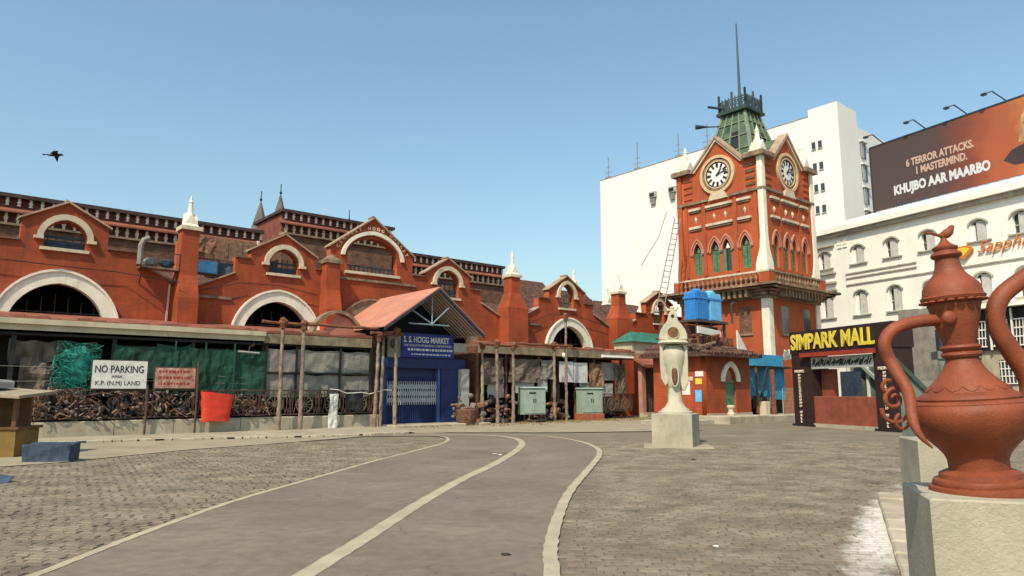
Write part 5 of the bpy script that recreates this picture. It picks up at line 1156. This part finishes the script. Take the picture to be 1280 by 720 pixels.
t = athing('wooden_post', 'thick reddish brown post standing in front of the turquoise stall', 'post', 35.6, -.4); MB().tube([(0,0,0),(.02,0,1.4),(0,0,2.9)], [.17,.13,.13], 8).build('shaft', rust, t); MB().cham(-.25,.25,-.25,.25,0,.2,.04).build('foot', rust, t)
t = athing('mesh_fence', 'pale wire mesh fence panel between the turquoise stall and the mall gate', 'fence', 36.3, -.6)
b = MB().tube([(0,0,0),(0,0,1.8)],.03,6).tube([(2.0,0,0),(2.0,0,3.0)],.05,6).tube([(1.55,0,0),(1.55,0,1.8)],.04,6).build('fence_post', boxgreen, t)
b = MB()
for k in range(14): b.box(k*.14+.04, k*.14+.05, -.005,.005, .1, 1.75)
for k in range(8): b.box(0, 2.0, -.004,.006, .15+k*.2, .16+k*.2)
b.build('wire_mesh', boxgreen, t); MB().box(0,2,-.02,.02,1.75,1.8).box(0,2,-.02,.02,.08,.12).build('fence_rail', boxgreen, t)
o = cloth(1.5, .6, 91, .2, 10, 6).build('white_bundle', paper); o.location = AO(37.2, -.2, 3.55); o.rotation_euler = (0.3,0,SA); tag(o, 'crumpled white and dark sheet lying on the stall roof beside the mall gate', 'sheet')
# red annex
AS = 28.75                                   # its near corner; the front runs to the right, a side wall runs back
an = thing('red_annex', 'small red single storey annex with a tiled eave and a green arched door', 'annex', S(AS, -7.1, 0), SA)
plate('wall', [(0, 0.2), (4.15, 0.2), (4.15, 3.65), (0, 3.65)], [opening(2.2, 1.0, .38, 2.3, 2.9, 6)], 0, 0.3, red, an)
MB().box(0.002, 4.148, .31, 3.4, 0.2, 3.7).build('inner_block', red, an)
MB().ring(arch(2.2, 1.75, 2.15, 3.25, 8), arch(2.2, 1.2, 2.15, 2.98, 8), -.1, 0).build('door_arch', cream_w, an)
dr = MB().box(1.7, 2.2, .1, .16, .38, 2.1).build('door', greenw, an); MB().box(2.205, 2.7, .12, .18, .38, 2.1).build('door', greenw, an); MB().blob((2.12,.07,1.2),.05,6,5).build('handle', black, dr)
MB().box(1.7, 2.7, .2, .28, 2.1, 2.95).build('transom', salmon, an); MB().box(1.65, 2.75, .05, .25, 2.1, 2.2).build('transom_bar', weather, an)
MB().box(-.04, 4.2, -.04, 0, .2, .5).build('wall_foot', conc, an)
MB().add([(-.6,-.6,3.55),(4.5,-.6,3.55),(4.3,1.6,4.3),(.5,1.6,4.3),(.5,3.5,4.3),(-.6,3.9,3.55),(-.6,-.6,3.43),(4.5,-.6,3.43),(4.3,1.6,3.6),(.5,3.5,3.6),(-.6,3.9,3.43)], [(0,1,2,3),(0,3,4,5),(0,6,7,1),(5,10,6,0),(1,7,8,2),(6,10,9,8,7)]).build('eave_roof', rooftile, an)
q = random.Random(4)
tile = MB().tube([(0,-.02,0),(0,0.45,.13)], [.10,.09], 6, True).mesh('roof_tile', rooftile)
for k in range(22):
    for j in range(3): link('roof_tile', tile, an, (-.52+k*.235+q.uniform(-.03,.03), -.6+j*.5, 3.57+j*.17+q.uniform(-.02,.03)), (0,0,q.uniform(-.12,.12)))
for k in range(17):
    for j in range(2): link('roof_tile', tile, an, (-.6+j*.5, 3.7-k*.24+q.uniform(-.03,.03), 3.57+j*.3+q.uniform(-.02,.03)), (0,0.2,R(-90)+q.uniform(-.12,.12)))
MB().box(.6, 4.1, 1.9, 3.4, 3.7, 5.3).build('upper_wall', mat('dark_red_stained_wall', (0.13,0.045,0.035),.9,.3,2,None,.3), an)
for k in range(8): MB().box(.9+k*.42, 1.12+k*.42, 0.9, 1.1, 4.2, 4.6).build('battlement', rust, an)
MB().box(.7, 4.2, .92, 1.08, 4.0, 4.197).build('battlement', brownbrick, an)
MB().prism([(.5, 4.72), (2.6, 4.62), (2.6, 4.92), (.5, 5.1)], .7, .8).build('white_sheet', paper, an)
MB().prism([(3.6, 5.0), (4.7, 3.7), (3.6, 3.95)], .3, .38).build('white_sheet', paper, an)
for y, z, w_, h, m_ in ((.25, 2.0, .4, .3, yellow), (.8, 2.2, .9, .2, cream), (1.0, 1.45, .5, .7, paper), (.3, 1.1, .38, .6, bluetank2), (.15, 2.4, .5, .28, paper), (1.8, 2.3, .3, .3, yellow)):
    MB().box(-.02, -.002, y, y+w_, z, z+h).build('wall_poster', m_, an)
MB().box(-.28, -.003, 1.9, 2.3, .9, 1.9).build('meter_box', greenw, an)
t = thing('roof_junk', 'junk and broken timber heaped on the annex roof behind the monument', 'junk', S(AS, -7.1, 3.9), SA); q = random.Random(51)
for k in range(34):
    x, y, z = q.uniform(-.3,2.4), q.uniform(.4,3.2), q.uniform(0,.75); r = q.uniform(.1,.3)
    b = MB(Matrix.Translation((x,y,z)) @ Matrix.Rotation(q.uniform(-.6,.6),4,'Y') @ Matrix.Rotation(q.uniform(-1.5,1.5),4,'Z')); b.box(-r*1.6, r*1.6, -.08, .08, -.05, .06); b.build('item', q.choice([rust, goods[0], goods[4], weather]), t)
ap = athing('annex_kerb', 'raised concrete kerb platform along the foot of the red annex', 'platform', 26, -1.4)
MB().cham(-.6, 2.55, 0.3, 2.4, 0, .22, .03).build('slab', conc, ap); MB().cham(2.6, 6.2, -.6, 1.3, 0, .4, .04).build('slab', conc, ap); MB().cham(6.25, 11.8, 0, 1.8, 0, .32, .04).build('slab', conc, ap)
t = athing('stone_stool', 'small cream stone stool standing on the kerb left of the green door', 'stool', 29.8, -1.3, .4); MB().lathe([(.18,0),(.2,.1),(.13,.18),(.13,.32),(.2,.42),(.2,.5),(.12,.53)], 10).build('stool', cream, t)
t = athing('stone_stool', 'pale concrete stub by the stall to the right of the red annex', 'stool', 34.6, -.4, .32); MB().cham(-.2,.25,-.2,.2,0,.75,.04).build('stub', cream, t)
# blue tanks on their stand
tk = athing('tank_stand', 'dark steel stand carrying the blue water tanks above the annex roof', 'stand', 30.0, 0.6, 0)
b = MB().box(-.15, 2.9, 0, 1.2, 5.42, 5.55)
b.build('platform', iron, tk)
for x in (0, 1.3, 2.65):
    for y in (.1, 1.0): MB().box(x, x+.12, y, y+.12, 4.0, 5.42).build('leg', iron, tk)
MB().bar((0,.1,4.0),(1.3,.1,5.4),.07).bar((1.3,.1,4.0),(2.65,.1,5.4),.07).build('brace', iron, tk)
def tank(s, w_, m_, label, gap):
    t = athing('water_tank', label, 'water tank', s, 0.85, 5.553, 'blue water tanks on the annex roof')
    MB().cham(0, w_, 0, .75, 0, 1.62, .12).build('body', m_, t)
    for k in range(7): MB().box(.08+k*(w_-.16)/7, .08+k*(w_-.16)/7+.09, -.05, 0, .08, 1.6).build('rib', m_, t)
    MB().box(-.06, w_+.06, -.07, .81, 1.2, 1.3).build('band', bluetank, t)
    MB().lathe([(.3,1.62),(.3,1.72),(.2,1.8)], 12, (w_/2,.37)).build('lid', m_, t)
tank(30.15, 1.2, bluetank, 'dark blue ribbed water tank, left one on the annex roof', 0); tank(31.45, 1.2, bluetank2, 'lighter blue ribbed water tank, right one on the annex roof', 0)
t = athing('roof_pipe', 'curved grey pipe beside the right blue tank', 'pipe', 33.3, .6, 5.5); MB().tube([(0,0,0),(0,0,1.1),(.15,0,1.25),(.5,0,1.25)], .05, 6).build('pipe', darksteel, t)

# ------------------------------------------------------------------ stone monument on its pedestal
mo = thing('stone_monument', 'pale plaster monument with oval brown inlay on a square pedestal in the plaza', 'monument', (4.86, 21.25, 0), R(-10))
o = MB().cham(-.58, .58, -.62, .62, 0, .97, .015).build('pedestal', conc_side, mo); o.rotation_euler = (0, 0, R(-14))
MB().cham(-.95, 1.0, -.85, .8, 0, .035, .01).build('footing', pavem, mo)
MB().lathe([(.50,.97),(.50,1.03),(.42,1.05),(.40,1.10),(.33,1.13),(.28,1.2),(.21,1.32),(.185,1.6),(.185,2.0),(.20,2.15)], 24).build('shaft', stone, mo, True)
b = MB(); b.lathe([(.20,1.75),(.23,1.9),(.28,2.2),(.33,2.45),(.36,2.65),(.345,2.8),(.25,2.95),(.12,3.04),(.03,3.05)], 20); bd = b.build('body', stone, mo, True)
for sgn in (-1, 1):                                 # side drapes hanging down past the bulb
    zl = 1.78 if sgn < 0 else 1.62
    pl_ = [(sgn*.17, 2.0), (sgn*.20, zl+.05), (sgn*.29, zl), (sgn*.395, zl+.22), (sgn*.41, 2.5), (sgn*.40, 3.02), (sgn*.20, 3.10), (sgn*.31, 2.85), (sgn*.27, 2.4)]
    o = MB().prism(pl_, -.16, .18).build('side_drape', stone, mo)
    md = o.modifiers.new('bevel', 'BEVEL'); md.width = .03; md.segments = 2
MB().blob((0, -.262, 2.1), (.085, .05, .31), 14, 10).build('oval_inlay', rustpat, mo, True)
o = MB().ring([(.125*math.cos(a), 2.1+.36*math.sin(a)) for a in [i*math.pi/12 for i in range(25)]], [(.09*math.cos(a), 2.1+.315*math.sin(a)) for a in [i*math.pi/12 for i in range(25)]], -.312, -.1).build('oval_frame', stone, mo, True)
MB().lathe([(.44,3.02),(.47,3.06),(.43,3.1),(.42,3.14)], 24).build('collar', stone, mo, True)
o = MB().prism([(-.42,3.14),(-.41,3.3),(-.36,3.45),(-.26,3.6),(-.17,3.7),(-.14,3.8),(-.12,3.92),(-.07,4.0),(0,4.03),(.07,4.0),(.12,3.92),(.14,3.8),(.17,3.7),(.26,3.6),(.36,3.45),(.41,3.3),(.42,3.14)], -.2, .2).build('dome', stone, mo)
md = o.modifiers.new('bevel', 'BEVEL'); md.width = .06; md.segments = 3
dk = MB().disc((0, 3.36), .17, -.225, -.2, 20).build('round_inlay', rustpat, mo); MB().disc((0,3.36),.19,-.235,-.2,20,.165).build('inlay_ring', stone, dk)
MB().disc((0, 3.86), .05, -.215, -.2, 12).build('small_hole', darkin, mo)
b = MB().cham(-.15,.15,-.1,.1,4.03,4.08,.01); b.tube([(-.06,0,4.06),(-.16,0,4.10),(-.19,0,4.17)],.03,6); b.tube([(.06,0,4.06),(.16,0,4.10),(.18,0,4.16)],.03,6); b.blob((0,0,4.12),(.07,.06,.06),8,6)
b.build('finial', stone, mo)

# ------------------------------------------------------------------ foreground pedestals and terracotta ewer
def ped(x, y, rz, w_, d, h, label, name='pedestal'):
    t = thing(name, label, 'pedestal', (x, y, 0), rz)
    MB().cham(0, w_, 0, d, 0, h, .012).build('block', conc_side, t)
    return t
ped(2.44, 4.25, R(-19), 1.15, .84, .985, 'near square concrete pedestal carrying the terracotta ewer')
ped(5.50, 9.75, R(-14), 1.0, .9, .95, 'second concrete pedestal standing right behind the ewer')
ped(6.6, 8.6, R(-30), 1.4, .5, .72, 'low grey concrete block showing just right of the ewer belly', 'concrete_block')
EX, EY = 2.93, 4.52
def dp(px, py, Y=EY):
    v = (360-py)/FPX; f = Y/(math.cos(PITCH)-v*math.sin(PITCH)); return Vector((f*(px-640)/FPX, Y, EYE+f*(math.sin(PITCH)+v*math.cos(PITCH))))
zb = 0.986; ew = thing('terracotta_ewer', 'large painted terracotta ewer with a curled handle and a bird finial', 'ewer', (EX, EY, zb), 0)
TILT = R(-3.6); ew.rotation_euler = (0, TILT, 0)
def prof(rows):
    out = []
    for y, hw in rows:
        z = dp(1220, y).z; v = (360-y)/FPX; f = EY/(math.cos(PITCH)-v*math.sin(PITCH)); out.append((hw*0.85*f/FPX, z-zb))      # a round body this far off the axis is seen stretched
    return out
MB().lathe([(.288,0),(.292,.02),(.288,.042),(.262,.047),(.266,.065),(.258,.083),(.228,.09),(.224,.118),(.20,.13),(.17,.14)], 40).build('foot', terra, ew, True)
b = MB().lathe([(.165,.135)]+prof([(574,39),(567,42),(560,48),(549,60),(538,70),(526,78),(514,81),(508,79),(504,75)]), 40).build('belly', terra, ew, True)
MB().lathe(prof([(505,74),(503,74.5),(500,71),(499,66),(497,67),(494,65),(491,60),(489,56)]), 40).build('shoulder_ring', terra, ew, True)
MB().lathe(prof([(490,57),(480,47),(470,35.5),(460,27),(452,22.5),(444,20.5),(442,20)]), 40).build('shoulder', terra, ew, True)
MB().lathe(prof([(447,20),(446,24.5),(443,26.5),(440.5,25.5),(439,22.5),(437,25),(434,27),(431.5,25.5),(430.5,21)]), 40).build('neck_ring', terra, ew, True)
MB().lathe(prof([(431,21),(420,24),(405,28.5),(392,32),(384,33.5),(381,35),(378,34),(375,37)]), 40).build('neck', terra, ew, True)
fl = MB().lathe(prof([(376,37),(374.5,41),(371,42.5),(369.5,40)]), 64, flute=None).build('flange', terra, ew, True)
q = 20
for k in range(q):
    a = 2*math.pi*k/q; r, z = prof([(377, 39.5)])[0]; b = MB().blob((r*math.cos(a), r*math.sin(a), z+.003), (.026,.026,.010), 8, 6); b.build('scallop', terra, fl, True)
MB().lathe(prof([(370.5,40),(366,38.8),(360,37.8),(355,35),(350,30),(345,24),(341,20.5),(334,17.5),(326,15.8),(322,15.6)]), 40).build('lid', terra, ew, True)
MB().lathe(prof([(323,15.5),(321.5,19),(319,20.5),(316,19),(314.5,15),(313,14.5),(311,16.5),(308.5,16.5),(307,13),(304,8),(300,4.5),(297,3.5),(296,1)]), 32).build('lid_knob', terra, ew, True)
# shoulder petal ring
for k in range(14):
    a = 2*math.pi*(k+.5)/14; r0, z0_ = prof([(487, 54.5)])[0]; r1, z1_ = prof([(475, 41.5)])[0]; P = []
    for j in range(9):
        t_ = j/8; aa = a+(t_-.5)*2*math.pi/14; dd = math.sin(math.pi*t_); P.append(((r1+(r0-r1)*(.5+.5*dd))*math.cos(aa), (r1+(r0-r1)*(.5+.5*dd))*math.sin(aa), z1_+(z0_-z1_)*(.5+.5*dd)))
    MB().tube(P, .0045, 5).build('petal_relief', terra, ew, True)
ewi = Matrix.Translation((EX, EY, zb)) @ Matrix.Rotation(TILT, 4, 'Y'); ewi = ewi.inverted()
def loc_(pts, Y=EY): return [ewi @ dp(px, py, Y) for px, py in pts]
def sp3(P, k=6):
    P = [P[0]*2-P[1]] + P + [P[-1]*2-P[-2]]; out = []
    for i in range(1, len(P)-2):
        for j in range(k):
            t = j/k; a, b, c, d = P[i-1], P[i], P[i+1], P[i+2]; out.append(0.5*((2*b)+(c-a)*t+(2*a-5*b+4*c-d)*t*t+(3*b-a-3*c+d)*t**3))
    out.append(P[-2]); return out
hp_ = sp3([ewi @ dp(px, py, EY+dy) for (px, py), dy in zip([(1186,398),(1168,400),(1150,401.5),(1132,405.5),(1117,412),(1108,422),(1106,434),(1112,450),(1122,467),(1133,485),(1138,502),(1140,520),(1145,536),(1154,549),(1166,560)], [0]*8+[-.04,-.09,-.16,-.22,-.26,-.28,-.28])])
n_ = len(hp_); rs = [(.040 if i < n_*.55 else .040-(.040-.031)*(i/n_-.55)/.25 if i < n_*.8 else .031*max(.12, 1-(i/n_-.8)/.2*.88)) for i in range(n_)]
hd = MB().tube(hp_, rs, 14).build('handle', terra, ew, True)
MB().blob(loc_([(1187,397)], EY-.105)[0], (.045,.025,.045), 14, 10).build('handle_boss', terra, hd, True)
def spiral(cx, cy, r0, r1, a0, turns, rr, n_=30):
    P = []
    for i in range(n_+1):
        t = i/n_; a = a0+turns*2*math.pi*t; r = r0+(r1-r0)*t; P.append((cx+r*math.cos(a), cy-r*math.sin(a)))
    return MB().tube(loc_(P), [rr*(1-.35*i/n_) for i in range(n_+1)], 8)
spiral(1118, 499, 15, 4, R(25), 1.35, .016).build('scroll', terra, hd, True)
spiral(1122, 512, 20, 13, R(175), .45, .015, 16).build('scroll', terra, hd, True)
spiral(1110, 484, 9, 5, R(60), .7, .014, 16).build('scroll', terra, hd, True)
spiral(1130, 528, 12, 5, R(120), .7, .013, 16).build('scroll', terra, hd, True)
spp = sp3(loc_([(1284,520),(1290,490),(1284,468),(1268,444),(1253,422),(1245,402),(1245,385),(1253,369),(1268,356),(1286,344),(1306,330),(1325,318)]))
n_ = len(spp); sr_ = [.070-.014*min(1, 2.2*i/n_) for i in range(n_)]
sp_ = MB().tube(spp, sr_, 16).build('spout', terra, ew, True); MB().tube([spp[-1], spp[-1]+Vector((.05,0,.04))], [.058,.068], 16).build('spout_lip', terra, sp_, True)
# bird finial: body with head, long tail to the left
bo = loc_([(1184,293.5)])[0]; b = MB(); BS = .82
o = MB().tube([bo+BS*Vector(p) for p in ((-.055,0,-.012),(-.03,0,-.005),(0,0,.012),(.022,0,.030),(.038,0,.052),(.042,0,.066),(.038,0,.076))], [.014,.026,.031,.026,.018,.019,.008], 12).build('finial_bird', terra, ew, True)
MB().tube([bo+BS*Vector((.044,0,.066)), bo+BS*Vector((.064,0,.062))], [.007,.001], 6).build('beak', terra, o)
MB().tube([bo+BS*Vector((-.04,0,-.008)), bo+BS*Vector((-.085,0,.004)), bo+BS*Vector((-.13,0,.020)), bo+BS*Vector((-.165,0,.024))], [.016,.010,.009,.012], 8).build('tail', terra, o, True)
for sgn in (-1, 1): MB().blob(bo+BS*Vector((-.005, sgn*.022, .010)), (.036,.010,.020), 10, 6).build('wing', terra, o, True)

# pale kerb slabs along the pedestals and the limewash splash
kp = thing('kerb_slabs', 'row of pale uneven kerb slabs running along the left of the pedestals', 'kerb', (0, 0, 0), 0)
a0, a1 = Vector((2.86, 4.9)), Vector((5.68, 10.9)); L = (a1-a0).length; t_ = (a1-a0).normalized(); an_ = math.atan2(t_.y, t_.x); q = random.Random(8)
x = 0
while x < L-.3:
    l = q.uniform(.5, .75); p = a0+t_*(x+l/2)
    o = MB().cham(-l/2+.02, l/2-.02, -.18, .18, 0, .085+q.uniform(-.012,.012), .02).build('slab', whitep if q.random() < .15 else conc, kp); o.location = (p.x, p.y, .005); o.rotation_euler = (q.uniform(-.01,.01), 0, an_+q.uniform(-.02,.02)); x += l

# ------------------------------------------------------------------ left kiosk, tarpaulin, bird, small debris
K = Vector((-13.65, 17.3, .07))
slab_tan = mat('weathered_board_tan', (0.33, 0.27, 0.18), 0.9, 0.2, 3, ((0.15, 0.11, 0.07), 0.25), 0.3)
ks_ = thing('roadside_kiosk', 'small wooden kiosk with a pale tilted roof at the left edge', 'kiosk', K, R(8))
MB().box(-.6, 1.55, 0, 1.1, -.07, .62).build('counter', olive, ks_); MB().box(-.6, 1.62, -.04, 1.15, .62, .68).build('counter_top', brownb, ks_)
MB().box(-.6, 1.5, .7, .78, .68, 1.5).build('back_board', brownb, ks_); MB().box(.75, .98, 0.0, .1, .68, 1.45).build('post', boxgreen, ks_); MB().box(1.42, 1.52, 0.02, .12, .68, 1.45).build('post', brownb, ks_); MB().box(-.55, -.4, 0, .1, .68, 1.45).build('post', brownb, ks_)
MB().add([(-.9,-.4,1.62),(1.75,-.4,1.44),(1.8,1.3,1.56),(-.9,1.3,1.75),(-.9,-.4,1.55),(1.75,-.4,1.37),(1.8,1.3,1.49),(-.9,1.3,1.68)], [(0,1,2,3),(7,6,5,4),(0,4,5,1),(3,2,6,7),(0,3,7,4),(1,5,6,2)]).build('roof', slab_tan, ks_)
o = MB().cham(-.6,.9,.2,1.0,0,.2,.05).build('grey_box', grayw); o.location = K+Vector((0,0,1.69)); o.rotation_euler = (0, .07, R(8)); tag(o, 'pale grey box lying on the kiosk roof', 'box')
b = cloth(1.0, .42, 71, .08, 12, 6); b.add([(0,.03,0),(1.0,.03,0),(1.0,.45,0),(.0,.45,0),(0,.03,.38),(.97,.03,.38),(1.02,.45,.44),(.0,.45,.44)], [(4,5,6,7),(1,2,6,5),(3,0,4,7),(0,1,2,3),(2,3,7,6)])
o = b.build('blue_tarpaulin', bluetarp); o.location = (-11.1, 16.35, 0.005); o.rotation_euler = (0, 0, R(4)); tag(o, 'dusty blue tarpaulin covered bundle on the ground beside the kiosk', 'tarpaulin')
o = cloth(.9, .25, 77, .1, 8, 4).build('shadow_sheet', bluetarp); o.location = (-9.75, 12.6, .03); o.rotation_euler = (-1.2, 0, .1); tag(o, 'dark sheet standing in for a shadow on the setts at the left edge', 'cloth')  # added sheet, stands in for a shadow cast from out of view
cr = thing('flying_crow', 'black crow gliding in the sky above the market roof', 'bird', (-16.2, 24.0, 9.9), R(20))
MB().tube([(-.22,0,-.02),(-.1,0,.0),(.08,0,.02),(.2,0,.04),(.26,0,.03)], [.02,.05,.06,.04,.01], 8).build('body', crow, cr, True)
for sgn in (-1, 1):
    b = MB(); P = [(.08, 0, .02), (.12, sgn*.17, .12), (.03, sgn*.36, .04), (-.02, sgn*.46, -.12), (-.06, sgn*.34, -.03), (-.08, sgn*.16, .05), (-.08, 0, .0)]
    b.add([(x_, y_, z_+.008) for x_, y_, z_ in P]+[(x_, y_, z_-.008) for x_, y_, z_ in P], [(0,1,5,6),(1,2,4,5),(2,3,4),(13,12,8,7),(12,11,9,8),(11,10,9)]+[(i,(i+1)%7,(i+1)%7+7,i+7) for i in range(7)]).build('wing', crow, cr)
MB().add([(-.2,-.03,0),(-.2,.03,0),(-.38,.08,-.02),(-.38,-.08,-.02),(-.2,0,.02)], [(0,1,2,3),(0,4,1),(1,4,2),(2,4,3),(3,4,0)]).build('tail', crow, cr)
# scattered litter
q = random.Random(23)
for (px, py), r, lb in (((618,569),.07,'white crumpled scrap on the lane, left half of the pair beside the centre line'),((625,570),.05,'white crumpled scrap on the lane, right half of the pair beside the centre line'),((895,687),.03,'tiny pale scrap on the setts in the right foreground'),((1145,612),.03,'pale scrap beside the kerb slabs at the second pedestal'),((632,697),.05,'dark stain-like scrap near the bottom middle of the lane'),((867,576),.05,'dark scrap on the paving just below the monument pedestal')):
    x, y = ground_at(px, py); o = MB().blob((0,0,0), (r, r*.6, .014), 7, 5, .3, px).build('litter_scrap', paper if 'dark' not in lb else goods[4]); o.location = (x, y, .032); tag(o, lb, 'litter')
b = MB()
for k in range(420):
    s = q.uniform(7.5, 34); y = q.gauss(-1.6, .7) if s > 18 else q.gauss(-1.3, .35)
    p = S(s, y, .055); r = q.uniform(.015, .06); b.blob(p, (r, r*q.uniform(.6,1), r*.5), 5, 4, .3, k)
o = b.build('rubble', goods[1]); o['kind'] = 'stuff'; 
b = MB()
for k in range(2600):
    s = q.uniform(20.3, 33); y = q.gauss(-1.7, .5); p = S(s, y, .055); a = q.uniform(0,6.28); h = q.uniform(.04,.12); w_ = .012
    if noise.noise(Vector((s*.8, y, 3))) < 0: continue
    b.add([p+Vector((w_*math.cos(a), w_*math.sin(a), 0)), p-Vector((w_*math.cos(a), w_*math.sin(a), 0)), p+Vector((q.uniform(-.05,.05), q.uniform(-.05,.05), h))], [(0,1,2)])
o = b.build('dry_grass', mat('dry_grass_blade', (0.24, 0.20, 0.08), .9, .3, 5)); o['kind'] = 'stuff'
